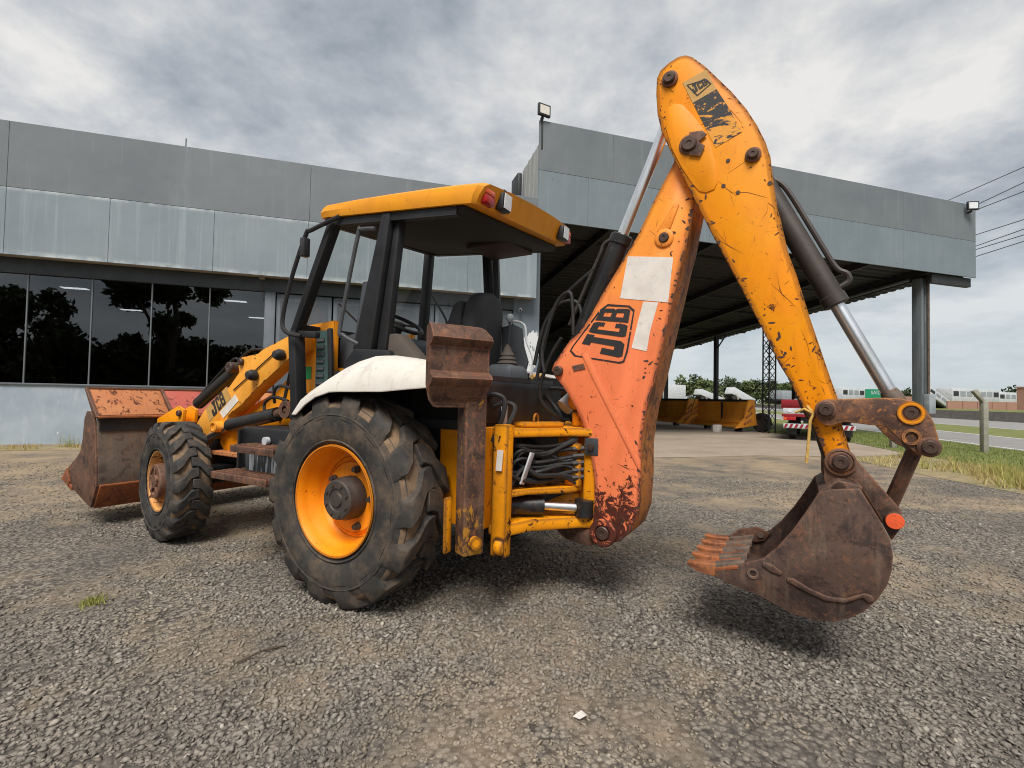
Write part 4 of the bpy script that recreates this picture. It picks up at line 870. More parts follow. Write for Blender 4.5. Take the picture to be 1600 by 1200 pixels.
# --- chassis, engine hood, steps
B('chassis', MB().box(-2.6, .8, -.36, -.26, .62, .86).box(-2.6, .8, .26, .36, .62, .86).box(-2.6, -2.4, -.36, .36, .5, .9).box(-1.4, -.2, -.26, .26, .55, .8), 'black_paint', bevel=.01)
B('engine_hood', MB().prism([(-.72, .86), (-.72, 1.50), (-1.2, 1.42), (-2.35, .98), (-2.5, .86)], -.40, .40), 'machine_yellow', bevel=.03)
B('gearbox', MB().box(-.95, .3, -.3, .3, .45, .9), 'black_void', bevel=.03)
tw = B('loader_tower', MB().prism([(-.70, 1.86), (-.70, 1.02), (-1.15, .98), (-1.98, .82), (-2.08, .78), (-2.02, .98), (-1.86, 1.06), (-1.5, 1.22), (-1.05, 1.55), (-1.0, 1.84)], -.47, -.42), 'machine_yellow', bevel=.006)
B('tower_stiffener', MB().bar((-1.19, -.475, 1.52), (-1.33, -.475, 1.05), .012, .03), 'black_paint', tw)
B('inspection_sticker', MB().prism([(-1.03, 1.50), (-.95, 1.50), (-.95, 1.40), (-1.03, 1.40)], -.4735, -.4705), 'green_sticker', tw, smooth=False)
B('loader_tower', MB().prism([(-.70, 1.86), (-.70, 1.02), (-1.15, .98), (-1.98, .82), (-2.02, .98), (-1.5, 1.22), (-1.05, 1.55), (-1.0, 1.84)], .42, .47), 'machine_yellow', bevel=.006)
B('lower_bracket', MB().prism([(-2.12, .98), (-1.72, .98), (-1.62, .86), (-1.78, .70), (-2.02, .74), (-2.10, .82)], -.53, -.49), 'machine_yellow', bevel=.006)
B('axle_guard', MB().box(-2.05, -1.35, -.66, -.5, .735, .765), 'orange_panel', bevel=.006)
fr = B('fuel_tank', MB().prism([(-1.30, 1.02), (-.66, 1.02), (-.60, .98), (-.62, .62), (-1.24, .62), (-1.34, .94)], -.82, -.40), 'black_paint', bevel=.025)
t = NT('tank_streaks'); c = t.mix(t.rng(t.noise(7, 6, .7, stretch=(3, 3, .35)), .48, .6), S(56, 58, 62), S(196, 200, 204)); t.fin(c, .6)
B('tank_side', MB().prism([(-1.22, .84), (-.66, .84), (-.66, .64), (-1.20, .64)], -.832, -.823), 'tank_streaks', fr, smooth=False)
B('tank_cap', MB().tube([(-.93, -.84, .93), (-.93, -.87, .93)], .03, 14), 'truck_white', fr)
def step(name, u0, u1, v0, v1, z, slats):
    o = B(name, MB().box(u0, u1, v0, v0+.015, z-.05, z).box(u0, u0+.015, v0, v1, z-.05, z).box(u1-.015, u1, v0, v1, z-.05, z), 'rust_brown', bevel=.004)
    for k in range(slats):
        v = v0+.03+(v1-v0-.04)*k/(slats-1); B('step_slat', MB().box(u0+.015, u1-.015, v, v+.014, z-.03, z+.004), 'rust_brown', o)
    return o
step('step', -1.14, -.62, -1.0, -.82, .90, 4)
step('step', -1.30, -.63, -1.04, -.82, .70, 5)
B('step_hanger', MB().box(-1.28, -1.26, -.86, -.82, .66, 1.0).box(-.66, -.64, -.86, -.82, .62, 1.0), 'black_paint')

# --- loader arms and bucket
def larm(s):
    v0, v1 = (-.58, -.46) if s < 0 else (.46, .58)
    o = B('loader_arm', MB().prism(T['arm'], v0, v1), 'arm_yellow', bevel=.006)
    B('arm_extension', MB().bar((-2.30, s*.52, .93), (-2.95, s*.52, .52), .10, .17), 'arm_yellow', o, .01)
    return o
la = larm(-1); larm(1)
for u, z in T['arm_pts'][:2]:
    B('rubber_stop', MB().lathe([(.028, 0), (.045, .015), (.047, .05), (.03, .085), (.0, .09)], (u, -.58, z), (0, -1, 0), 16), 'black_plastic', la)
u, z = T['arm_pts'][2]; B('pin_boss', MB().lathe([(.05, 0), (.048, .07), (.036, .075), (.03, .06), (0, .06)], (u, -.58, z), (0, -1, 0), 18), 'arm_yellow', la)
u, z = T['arm_pts'][3]; pinm(u, -.58, z, .03, .03, parent=la); u, z = T['arm_pts'][4]; pinm(u, -.58, z, .05, .04, parent=la)
a, b = T['arm_groove']; B('grease_pipe', MB().cyl((a[0], -.588, a[1]), (b[0], -.588, b[1]), .005, 6), 'dark_rod', la)
def quadmap(q, s, t_):
    a, b, c, d = [Vector(p) for p in q]      # BL, BR, TL, TR
    return (a*(1-s)+b*s)*(1-t_)+(c*(1-s)+d*s)*t_
GL = {'J': [[(0, .50), (0, .08), (.10, 0), (.74, 0), (.88, .10), (.88, .80), (1, .80), (1, 1), (.36, 1), (.36, .80), (.54, .80), (.54, .22), (.34, .22), (.34, .50)]],
      'C': [[(1, .66), (1, .90), (.9, 1), (.1, 1), (0, .9), (0, .1), (.1, 0), (.9, 0), (1, .1), (1, .34), (.66, .34), (.66, .2), (.36, .2), (.36, .8), (.66, .8), (.66, .66)]],
      'B': [[(0, 0), (.34, 0), (.34, 1), (0, 1)], [(.34, 0), (.9, 0), (1, .08), (.68, .18), (.34, .18)], [(1, .08), (1, .44), (.9, .5), (.68, .42), (.68, .18)], [(.34, .42), (.68, .42), (.9, .5), (.68, .58), (.34, .58)], [(.9, .5), (1, .56), (1, .92), (.68, .82), (.68, .58)], [(.34, .82), (.68, .82), (1, .92), (.9, 1), (.34, 1)]]}
def glyphs(name, quad, v, parent, th=.0025, mat='decal_black', spans=((0, .38), (.42, .68), (.72, 1.0))):
    for ch, (s0, s1) in zip('JCB', spans):
        m = MB()
        for poly in GL[ch]:
            pts = []
            for i, (x, y) in enumerate(poly):
                x2, y2 = poly[(i+1) % len(poly)]
                for k in range(2): pts.append((x+(x2-x)*k/2, y+(y2-y)*k/2))
            m.prism([tuple(quadmap(quad, s0+(s1-s0)*x, y)) for x, y in pts], v-th, v-.0006)
        B(name, m, mat, parent, smooth=False)
def patch(name, pts, v, mat, parent, th=.0022): return B(name, MB().prism(pts, v-th, v-.0005), mat, parent, smooth=False)
q = T['arm_label']; patch('arm_decal', q, -.58, 'decal_tan', la)
q2 = [Vector(q[0])*.42+Vector(q[1])*.58, Vector(q[0])*.06+Vector(q[1])*.94, Vector(q[3])*.06+Vector(q[2])*.94, Vector(q[3])*.42+Vector(q[2])*.58]
glyphs('arm_lettering', [Vector(q[3])*.80+Vector(q[2])*.20, Vector(q[3])*.22+Vector(q[2])*.78, Vector(q[0])*.80+Vector(q[1])*.20, Vector(q[0])*.22+Vector(q[1])*.78], -.582, la)
patch('arm_notice', T['arm_label2'], -.5825, 'decal_white', la)
(a, b) = T['upper_cyl']
uc = B('tilt_cylinder', MB().tube([(a[0], -.50, a[1]), (b[0], -.50, b[1])], .055, 16), 'black_rod')
B('cylinder_pipe', MB().hose([(a[0]+.03, -.50, a[1]+.085), (b[0]-.1, -.50, b[1]+.075), (b[0]+.02, -.5, b[1]+.09), (b[0]+.16, -.48, b[1]+.17), (b[0]+.36, -.46, b[1]+.17)], .011, 8), 'rubber_hose', uc)
pinm(b[0]+.02, -.50, b[1]+.01, .05, .1, 'cylinder_pin', uc)
a, b, c = T['lift_cyl']
lc = B('lift_cylinder', MB().tube([(a[0], -.58, a[1]), (b[0], -.58, b[1])], .058, 16), 'black_rod')
B('cylinder_eye', MB().tube([(b[0], -.58, b[1]), (c[0], -.58, c[1])], .04, 12).lathe([(.07, -.05), (.07, .05), (.03, .05)], (c[0], -.58, c[1]), (0, -1, 0), 16), 'rust_brown', lc)
B('cylinder_rod', MB().cyl((a[0], -.58, a[1]), (a[0]-.35, -.56, a[1]-.12), .03, 12), 'chrome', lc)
for pts_, r_ in (([(-1.05, -.6, 1.22), (-1.2, -.62, 1.25), (-1.35, -.6, 1.2), (-1.36, -.6, 1.12), (-1.46, -.6, 1.1)], .013),
  ([(-.82, -.6, 1.27), (-1.1, -.62, 1.34), (-1.2, -.62, 1.3), (-1.22, -.6, 1.2)], .013)):
    B('hydraulic_hose', MB().hose(pts_, r_, 8), 'rubber_hose', lc)
# bucket
LB = B('loader_bucket', MB().prism([(-3.19, 1.03), (-3.19, .893), (-3.14, .55), (-3.132, .40), (-3.231, .187), (-3.66, .325), (-3.655, .345), (-3.235, .21), (-3.155, .40), (-3.165, .55), (-3.215, .893), (-3.215, 1.03)], -1.046, 1.046), 'rust_grey', bevel=.004)
for s in (-1, 1): B('bucket_side', MB().prism(T['lb_side'], s*1.05-.012, s*1.05+.012), 'rust_brown', LB, .004)
B('heel_plate', MB().prism([(-3.129, .392), (-3.118, .385), (-3.222, .176), (-3.236, .18)], -1.036, 1.036), 'rust_orange', LB, .002)
B('heel_strip', MB().box(-3.135, -3.108, -1.034, 1.034, .386, .404), 'rust_orange', LB, .004)
B('cutting_edge', MB().prism([(-3.64, .30), (-3.90, .395), (-3.90, .41), (-3.64, .35)], -1.07, 1.07), 'rust_orange', LB, .003)
for s in (-1, 1): B('side_cutter', MB().prism(T['lb_wear'], s*1.068-.008, s*1.068+.008), 'rust_orange', LB, .002)
B('bucket_ledge', MB().prism([(-3.15, 1.035), (-3.15, 1.015), (-3.27, 1.02), (-3.27, 1.045)], -1.06, 1.06), 'rust_orange', LB, .004)
B('recess_shade_strip', MB().prism([(-3.186, .895), (-3.176, .895), (-3.176, 1.016), (-3.186, 1.016)], -1.035, 1.035), 'black_paint', LB)  # flat black strip, painted-in shade of the recess under the ledge
(a, b, _) = T['lb_guard']
vr = [-1.06, -.42, .18, .62, 1.06]
for k in range(4):
    mt = ('orange_panel', 'red_panel', 'red_panel', 'orange_panel')[k]
    B('guard_panel', MB().bar((a[0], (vr[k]+vr[k+1])/2, a[1]), (b[0], (vr[k]+vr[k+1])/2, b[1]), vr[k+1]-vr[k]-.03, .012, (0, 0, 1)), mt, LB, .002)
for v in vr: B('guard_rib', MB().prism([(a[0]-.01, a[1]+.005), (a[0]+.02, a[1]+.01), (b[0]+.055, b[1]-.01), (b[0]-.01, b[1]-.02)], v-.012, v+.012), 'rust_brown', LB, .003)
B('guard_rail', MB().bar((a[0], -1.06, a[1]+.008), (a[0], 1.06, a[1]+.008), .03, .022), 'rust_brown', LB, .003)
for s in (-1, 1): B('bucket_hinge', MB().prism([(-3.17, .62), (-2.85, .56), (-2.85, .42), (-3.12, .40)], s*.52-.03, s*.52+.03).prism([(-3.17, 1.0), (-2.78, 1.14), (-2.66, 1.10), (-2.68, .98), (-3.15, .80)], s*.5-.07, s*.5-.04).prism([(-3.17, 1.0), (-2.78, 1.14), (-2.66, 1.10), (-2.68, .98), (-3.15, .80)], s*.5+.04, s*.5+.07), 'machine_yellow', LB, .006)
pinm(-2.72, -.57, 1.07, .03, .03, 'hinge_pin', LB)

# --- cab
cab = 'black_paint'
RZ0 = 2.515                                   # roof underside at the left, middle
def rzf(u, v): return RZ0-.10*u+.085*(v+.70)
AP = T['apost']
B('front_post', MB().bar((AP[0][0]+.0, -.655, AP[0][1]-.01), (AP[1][0], -.655, AP[1][1]), .065, .085, (0, 1, 0)).bar((AP[1][0], -.655, AP[1][1]+.02), (AP[2][0], -.655, AP[2][1]-.1), .08, .10, (0, 1, 0)), cab, bevel=.014)
bp = T['bpost']
B('rear_post', MB().prism([(bp[0][0], 2.52), (bp[0][0]+.075, 2.51), (-.07, 1.59), bp[3]], -.69, -.62).prism([(bp[0][0]+.08, 2.51), (bp[1][0], 2.50), (.02, 1.56), (-.065, 1.57)], -.645, -.58), cab, bevel=.012)
B('front_post', MB().bar((-.66, .60, 2.66), (-.76, .60, 1.3), .08, .08, (0, 1, 0)), cab, bevel=.014)
B('rear_post', MB().bar((.02, .60, 2.60), (.11, .60, 1.4), .07, .12, (0, 1, 0)), cab, bevel=.014)
B('rear_post_trim', MB().bar((.10, .60, 2.60), (.17, .60, 1.4), .05, .03, (0, 1, 0)), 'grey_panel')
B('windscreen_beam', MB().bar((-.89, -.65, 1.79), (-.87, .60, 1.79), .06, .05).bar((-.88, -.65, 1.74), (-.66, -.65, 1.72), .05, .05), cab, bevel=.01)
m = MB().add([(-.50, -.66, 2.52), (-.86, -.66, 1.82), (-.86, .57, 1.82), (-.66, .57, 2.62)], [(0, 1, 2, 3)])
gl = B('windscreen', m, 'cab_glass', smooth=False)
B('wiper', MB().bar((-.80, .10, 2.28), (-.87, .05, 1.80), .012, .014).bar((-.87, .05, 1.83), (-.80, -.35, 2.02), .01, .01), 'black_plastic', gl)
B('side_window', MB().add([(-.64, .60, 2.60), (-.72, .60, 1.85), (.06, .60, 1.85), (.0, .60, 2.56)], [(0, 1, 2, 3)]), 'cab_glass', smooth=False)
B('sun_strip', MB().prism([(-.30, 2.10), (-.25, 2.10), (-.33, 1.62), (-.38, 1.62)], -.56, -.55), 'grey_panel')
# roof shell
def roof():
    m = MB(); hwL, hwR = .70, .66; st = [(-.625, .92, .42), (-.61, .98, .80), (-.55, 1.0, .95), (-.3, 1.0, 1.05), (0, 1., 1.12), (.3, 1., 1.16), (.52, 1., 1.17), (.66, 1., 1.16), (.735, .985, 1.12), (.755, .95, 1.06)]
    ring = [(-1, 0, 0), (-1.015, .045, 0), (-.985, .095, 0), (-.90, .122, 0), (-.5, .14, 0), (0, .146, 0), (.5, .14, 0), (.90, .122, 0), (.985, .095, 0), (1.015, .045, 0), (1, 0, 0)]
    n = len(ring); vs = []
    for j, (u, w, h) in enumerate(st):
        for x, z, _ in ring:
            v = (x*hwL if x < 0 else x*hwR)*w; uu = u+(.055*min(1, z/.09) if j == len(st)-1 else (.04*min(1, z/.09) if j == len(st)-2 else 0))
            vs.append((uu, v, rzf(u, v)+z*h))
    fs = []
    for j in range(len(st)-1):
        for k in range(n-1): fs.append((j*n+k, j*n+k+1, (j+1)*n+k+1, (j+1)*n+k))
        fs.append((j*n+n-1, j*n, (j+1)*n, (j+1)*n+n-1))
    fs += [tuple(range(n-1, -1, -1)), tuple(range((len(st)-1)*n, len(st)*n))]
    return B('roof', m.add(vs, fs), 'roof_yellow')
rf = roof(); simple('locker_brown', S(52, 32, 30), S(42, 28, 26), .7, 0, 5)
m = MB(); pts = [(-.56, -.675), (.68, -.675), (.68, .63), (-.56, .63)]
m.add([(u, v, rzf(u, v)-.002) for u, v in pts]+[(u*.98, v*.98, rzf(u, v)-.05) for u, v in pts], [(0, 1, 2, 3), (7, 6, 5, 4)]+[(i, (i+1) % 4, (i+1) % 4+4, i+4) for i in range(4)])
B('headliner', m, 'black_void', rf, .01)
B('roof_rail', MB().bar((-.5, -.655, rzf(-.5, -.655)-.035), (.62, -.655, rzf(.62, -.655)-.035), .05, .05).bar((-.58, .60, rzf(-.58, .6)-.03), (.55, .60, rzf(.55, .6)-.03), .05, .05).bar((-.55, -.68, rzf(-.55, -.68)-.03), (-.6, .6, rzf(-.6, .6)-.03), .05, .05), cab, rf)
B('roof_locker', MB().box(.1, .5, .15, .55, rzf(.3, .3)-.085, rzf(.3, .3)-.05), 'locker_brown', rf, .01)
def lamp(v, red):
    u = .772; z = rzf(.76, v)+.066
    if red:
        o = B('tail_light', MB().box(u-.02, u+.035, v-.055, v+.055, z-.055, z-.002), 'lens_red', rf, .01); B('turn_light', MB().box(u-.02, u+.036, v-.055, v+.055, z+.0, z+.04), 'lens_orange', rf, .01)
    else:
        o = B('work_light', MB().prism([(u-.01, z-.055), (u+.05, z-.06), (u+.06, z+.05), (u-.01, z+.045)], v-.055, v+.055), 'black_plastic', rf, .012); B('lamp_lens', MB().prism([(u+.054, z-.050), (u+.058, z-.050), (u+.067, z+.042), (u+.062, z+.042)], v-.042, v+.042), 'lens_white', rf)
        B('lamp_bracket', MB().bar((u-.02, v, z+.05), (u+.04, v, z+.075), .03, .012), 'black_plastic', rf)
lamp(-.58, True); lamp(-.42, False); lamp(.49, False); lamp(.585, True)
# mirrors, grab rails
mb = T['mirror_bar']; B('mirror_arm', MB().hose([(mb[0][0], -.70, mb[0][1]-.04)]+[(u, -.76, z) for u, z in mb[1:-1]]+[(mb[-1][0], -.72, mb[-1][1])], .016, 8), cab)
B('mirror_mount', MB().box(mb[2][0]-.03, mb[2][0]+.02, -.79, -.73, mb[2][1]-.16, mb[2][1]-.02), 'black_plastic', bevel=.01)
g = T['grab']; B('grab_rail', MB().hose([(u, -.78, z) for u, z in g[:1]]+[(u, -.80, z) for u, z in g[1:-1]]+[(g[-1][0], -.76, g[-1][1])], .014, 8), 'grey_panel')
B('mirror_arm', MB().hose([(-.72, .64, 2.35), (-.60, .80, 2.05), (-.62, .78, 1.95), (-.78, .66, 1.9)], .012, 8), cab)
# floor, door panels, consoles
B('cab_floor', MB().box(-.95, .78, -.66, .62, 1.08, 1.14), 'black_paint', bevel=.01)
B('cab_skirt', MB().prism([(-.80, 1.15), (-.62, 1.12), (-.10, 1.40), (.12, 1.52), (.10, 1.58), (-.22, 1.60), (-.30, 1.52), (-.40, 1.25)], -.70, -.64), cab, bevel=.012)
B('front_console', MB().prism([(-.85, 1.76), (-.55, 1.80), (-.40, 1.72), (-.46, 1.12), (-.85, 1.12)], -.30, .45), 'grey_panel', bevel=.04)
B('vent_panel', MB().prism([(-1.0, 1.76), (-.88, 1.76), (-.88, 1.2), (-1.0, 1.2)], -.40, .40), 'black_paint', bevel=.01)
wp = B('door_strip', MB().prism([(-.80, 1.77), (-.63, 1.77), (-.60, 1.30), (-.80, 1.22)], -.55, -.545), 'strip_glass', smooth=False)
for k in range(8): B('vent_slat', MB().box(-.79, -.70, -.559, -.552, 1.30+k*.055, 1.325+k*.055), 'grey_panel', wp)
B('door_frame', MB().bar((-.635, -.56, 1.78), (-.60, -.56, 1.26), .04, .03, (0, 1, 0)), cab, wp, .006)
B('side_console', MB().prism([(-.22, 1.56), (.0, 1.70), (.10, 1.70), (.34, 1.48), (.36, 1.40), (-.2, 1.40)], -.62, -.50), 'brown_cloth', bevel=.012)
st_ = [(-.17, 1.50), (-.20, 1.70), (-.16, 1.98), (-.08, 2.06), (.08, 2.09), (.18, 2.05), (.235, 1.96), (.245, 1.70), (.22, 1.50)]
m = MB(); ns = len(st_); m.add([(.26+.10*(z-1.5), v, z) for v, z in st_]+[(.40+.07*(z-1.5), v, z-.01) for v, z in st_], [tuple(range(ns)), tuple(range(2*ns-1, ns-1, -1))]+[(i, i+ns, (i+1) % ns+ns, (i+1) % ns) for i in range(ns)])
se = B('seat', m, 'cushion', bevel=.045, seg=3); B('seat_cushion', MB().box(-.12, .30, -.20, .24, 1.46, 1.58), 'cushion', se, .05, seg=3); B('seat_skirt', MB().prism([(.02, 1.50), (.22, 1.98), (.30, 2.0), (.30, 1.5)], -.17, .20), 'cushion', se, .03)
B('seat_base', MB().box(.0, .32, -.12, .18, 1.14, 1.5), 'black_paint', bevel=.02)
sw = B('steering_wheel', MB().tube([(-.36+math.cos(a)*.165, -.1+math.sin(a)*.19, 1.87-math.cos(a)*.09) for a in np.linspace(0, 6.2832, 29)], .016, 8, cap=False), 'black_plastic')
B('steering_spoke', MB().bar((-.52, -.1, 1.95), (-.36, -.1, 1.84), .03, .012).bar((-.36, -.27, 1.86), (-.36, .07, 1.86), .03, .012).lathe([(.04, 0), (.045, .03), (0, .04)], (-.36, -.1, 1.84), (0.4, 0, .9), 14), 'brown_cloth', sw)
B('steering_column', MB().cyl((-.36, -.1, 1.85), (-.55, -.1, 1.5), .035, 12), 'black_plastic', sw)
B('spinner_knob', MB().lathe([(.012, 0), (.012, .04), (.026, .045), (.026, .07), (0, .08)], (-.36-.12, -.1-.14, 1.93), (0, 0, 1), 12), 'black_plastic', sw)
# white fender
up, lo = T['fend_up'], T['fend_lo']; n = len(up); m = MB(); vs = []
for i in range(n):
    (u1, z1), (u0, z0) = up[i], lo[i]; um, zm = u1*.5+u0*.5, z1*.5+z0*.5
    vs += [(u0, -1.06, z0), (u0*.75+u1*.25, -1.055, z0*.7+z1*.3), (u0*.3+u1*.7, -1.00, z0*.25+z1*.75), (u1, -.93, z1), (u1-.04, -.78, z1+.015), (u1-.08, -.62, z1+.01)]
m.add(vs, [(i*6+k, i*6+k+1, (i+1)*6+k+1, (i+1)*6+k) for i in range(n-1) for k in range(5)])
fe = B('fender', m, 'white_paint'); md = fe.modifiers.new('thickness', 'SOLIDIFY'); md.thickness = .008; md.offset = -1
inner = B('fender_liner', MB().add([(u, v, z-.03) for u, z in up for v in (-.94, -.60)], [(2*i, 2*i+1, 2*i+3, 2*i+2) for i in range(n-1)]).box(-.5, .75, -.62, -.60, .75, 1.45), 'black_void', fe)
fe2 = copy_tree(fe, ROOT); fe2.scale = (1, -1, 1)
# rear control tower
cb = B('control_box', MB().prism([(.46, 1.12), (.46, 1.43), (.80, 1.40), (.82, 1.36), (.80, 1.12)], -.60, .34), 'black_paint', bevel=.012)
B('box_rim', MB().bar((.80, -.60, 1.40), (.80, .34, 1.40), .02, .03), 'black_plastic', cb)
B('backing_plate', MB().prism([(.40, 1.42), (.60, 1.42), (.64, 1.56), (.60, 1.68), (.58, 1.82), (.50, 1.86), (.40, 1.84)], .24, .26), 'grey_panel', cb, .004)
B('plate_edge', MB().hose([(.38, .25, 1.80), (.42, .25, 1.87), (.52, .25, 1.88), (.60, .25, 1.84), (.62, .25, 1.72), (.68, .25, 1.58), (.66, .25, 1.44)], .010, 8), 'lens_white', cb)
for (u0, v0, z0, u1, v1, z1) in ((.40, -.10, 1.44, .30, -.02, 1.91), (.60, .0, 1.44, .615, .0, 1.85)):
    lv = B('control_lever', MB().tube([(u0, v0, z0), (u1, v1, z1)], .009, 8), 'black_plastic', cb)
    B('lever_knob', MB().lathe([(.012, -.02), (.026, .0), (.03, .02), (.022, .04), (0, .045)], (u1, v1, z1), (0, 0, 1), 14), 'truck_grey', cb)
B('lever_boot', MB().lathe([(.085, 0), (.07, .02), (.078, .03), (.06, .05), (.066, .06), (.048, .08), (.052, .09), (.034, .12), (.012, .17)], (.60, 0, 1.50), (0, 0, 1), 20), 'brown_cloth', cb)
B('lever_boot', MB().lathe([(.085, 0), (.07, .02), (.078, .03), (.06, .05), (.04, .09), (.012, .14)], (.42, -.10, 1.44), (0, 0, 1), 20), 'brown_cloth', cb)
B('lever_pedestal', MB().prism([(.48, 1.40), (.72, 1.40), (.70, 1.50), (.66, 1.52), (.50, 1.52)], -.12, .14), 'grey_panel', cb, .03)
B('tool_handle', MB().tube([(.72, .16, 1.44), (.75, .28, 1.455)], .018, 10), 'wood_handle', cb)
B('white_can', MB().tube([(1.0, .12, 1.22), (1.06, .20, 1.30)], .06, 14), 'truck_white', cb)

# --- rear frame, swing post, stabilisers
yf = 'frame_yellow'
rc = B('rear_chassis', MB().box(.50, .84, -.64, .64, .50, 1.10), 'machine_yellow', bevel=.015)
B('bay_shade_sheet', MB().box(.845, .86, -.56, .56, .46, 1.06), 'black_void', rc)  # black sheet over the yellow chassis, shade of the frame interior as colour
FRL = B('rear_frame', MB().plan([(.86, -.60), (.95, -.60), (1.20, -.20), (1.34, -.14), (1.34, .14), (1.20, .20), (.95, .60), (.86, .60)], 1.045, 1.10)
      .plan([(.90, -.62), (.97, -.62), (1.02, -.44), (1.20, -.24), (1.24, -.10), (1.18, -.02), (1.0, -.10), (.90, -.3)], .695, .73)
      .plan([(.86, -.62), (.97, -.62), (1.04, -.42), (1.26, -.17), (1.36, -.12), (1.36, .12), (1.26, .17), (.97, .62), (.86, .62)], .475, .545), yf, bevel=.010)
for s in (-1, 1): B('frame_post', MB().bar((.935, s*.60, .36), (.945, s*.60, 1.125), .075, .10, (1, 0, 0)).lathe([(.05, -.03), (.05, .03)], (.95, s*.62, .42), (1, 0, 0), 16, close=True), yf, FRL, .012)
B('swing_post', MB().box(1.25, 1.37, -.13, .13, .42, 1.12).cyl((1.28, 0, .40), (1.28, 0, 1.16), .10, 24).box(1.30, 1.46, -.12, .12, .40, .55), yf, FRL, .015)
B('post_bracket', MB().box(1.27, 1.36, -.155, -.132, .93, 1.04), 'dark_metal', FRL, .006); B('bracket_bolt', MB().lathe([(.022, 0), (.022, .018), (0, .02)], (1.315, -.155, .985), (0, -1, 0), 8), 'pin_steel', FRL)
B('top_pin', MB().cyl((1.18, -.03, 1.10), (1.18, -.03, 1.20), .045, 16).lathe([(.075, -.02), (.075, .02), (.03, .02)], (1.18, -.03, 1.27), (.3, -1, 0), 18), yf, FRL, .006)
B('tow_plate', MB().plan([(.92, -.45), (1.0, -.45), (1.16, -.22), (1.10, -.18)], 1.103, 1.135), yf, FRL, .008)
B('lift_ring', MB().tube([(1.03, -.36+math.cos(a)*.028, 1.15+math.sin(a)*.035) for a in np.linspace(0, 6.2832, 15)], .007, 6, cap=False), yf, FRL)
B('inner_plate', MB().box(1.10, 1.12, -.18, .10, .86, 1.04).box(1.16, 1.25, -.18, -.15, .96, 1.0).box(1.14, 1.25, -.17, -.14, .73, .90), yf, FRL, .004)
for k in range(5):
    z = .99-k*.045; B('hydraulic_hose', MB().hose([(.88, -.40+.02*k, z+.05), (.95, -.42+rng.normal(0, .012), z-.03+rng.normal(0, .012)), (1.04, -.34+rng.normal(0, .012), z-.06+rng.normal(0, .014)), (1.14, -.22, z-.035+rng.normal(0, .008)), (1.24, -.15, z-.02)], .013, 8), 'rubber_hose', FRL)
    B('hose_fitting', MB().cyl((1.20, -.18, z-.025), (1.26, -.14, z-.018), .018, 8), 'dark_rod', FRL)
for k in range(5):
    u0, v0 = .875+.02*(k % 2), -.50+.09*k; h0 = rng.normal(0, .02)
    B('hydraulic_hose', MB().hose([(u0, v0, 1.04), (u0+.03+h0, v0+.03, .95), (u0+.05, v0+.02+h0, .85), (u0+.02, v0-.02, .76)], .012+.002*(k % 2), 8), 'rubber_hose', FRL)
for k, (u0, v0, z0) in enumerate(((.90, -.30, .86), (.93, -.20, .93), (1.0, -.25, .755), (1.06, -.18, .76), (.92, -.42, .60))):
    B('valve_block', MB().box(u0-.03, u0+.03, v0-.04, v0+.04, z0-.025, z0+.025).cyl((u0, v0, z0+.02), (u0, v0, z0+.07), .016, 10), ('dark_rod', 'rust_grey', 'frame_yellow', 'rust_brown', 'dark_rod')[k], FRL, .004)
for k in range(8):
    z0 = .78+.036*k; j = lambda s_: rng.normal(0, s_)
    B('hydraulic_hose', MB().hose([(.92, -.50+j(.03), z0+j(.05)), (.985, -.44+j(.02), z0+j(.03)), (1.06, -.33+j(.02), z0-.03+j(.03)), (1.15, -.22+j(.015), z0+j(.03)), (1.22, -.16, z0+j(.02))], .010+.005*rng.random(), 8), 'rubber_hose', FRL)
B('hose_clamp', MB().bar((.99, -.455, .76), (1.04, -.42, .95), .012, .05, (0, 1, 0)), 'truck_white', FRL, .003)
B('frame_notice', MB().prism([(.935, .98), (.975, .98), (.965, .86), (.925, .86)], -.6535, -.651), 'decal_white', FRL, smooth=False)
sc = B('swing_cylinder', MB().tube([(.84, -.46, .62), (1.06, -.30, .615)], .06, 16), 'black_rod', FRL)
B('swing_rod', MB().cyl((1.06, -.30, .615), (1.24, -.165, .60), .028, 14), 'chrome', FRL); B('swing_eye', MB().lathe([(.06, -.05), (.06, .05)], (1.27, -.145, .60), (0, 0, 1), 16, close=True), 'black_rod', FRL)
B('lower_pivot', MB().prism([(1.02, .47), (1.36, .47), (1.40, .40), (1.30, .36), (1.14, .38)], -.14, .14), 'rust_brown', FRL, .012)
for pts_, r_ in (([(.80, -.55, 1.26), (.86, -.60, 1.30), (.93, -.58, 1.27), (.93, -.60, 1.16), (.88, -.62, 1.02)], .015),
  ([(.80, -.50, 1.22), (.90, -.50, 1.25), (.96, -.50, 1.22), (.95, -.56, 1.12), (.90, -.60, 1.0)], .015),
  ([(.82, .20, 1.3), (.9, .22, 1.2), (1.0, .1, 1.12), (1.05, 0, 1.05)], .015),
  ([(.82, .28, 1.36), (.95, .28, 1.34), (1.0, .2, 1.2), (1.1, .1, 1.1)], .015)):
    B('hydraulic_hose', MB().hose(pts_, r_, 8), 'rubber_hose')
B('hanging_bracket', MB().box(.81, .825, -.42, -.36, 1.10, 1.26), 'truck_grey', cb, .004)
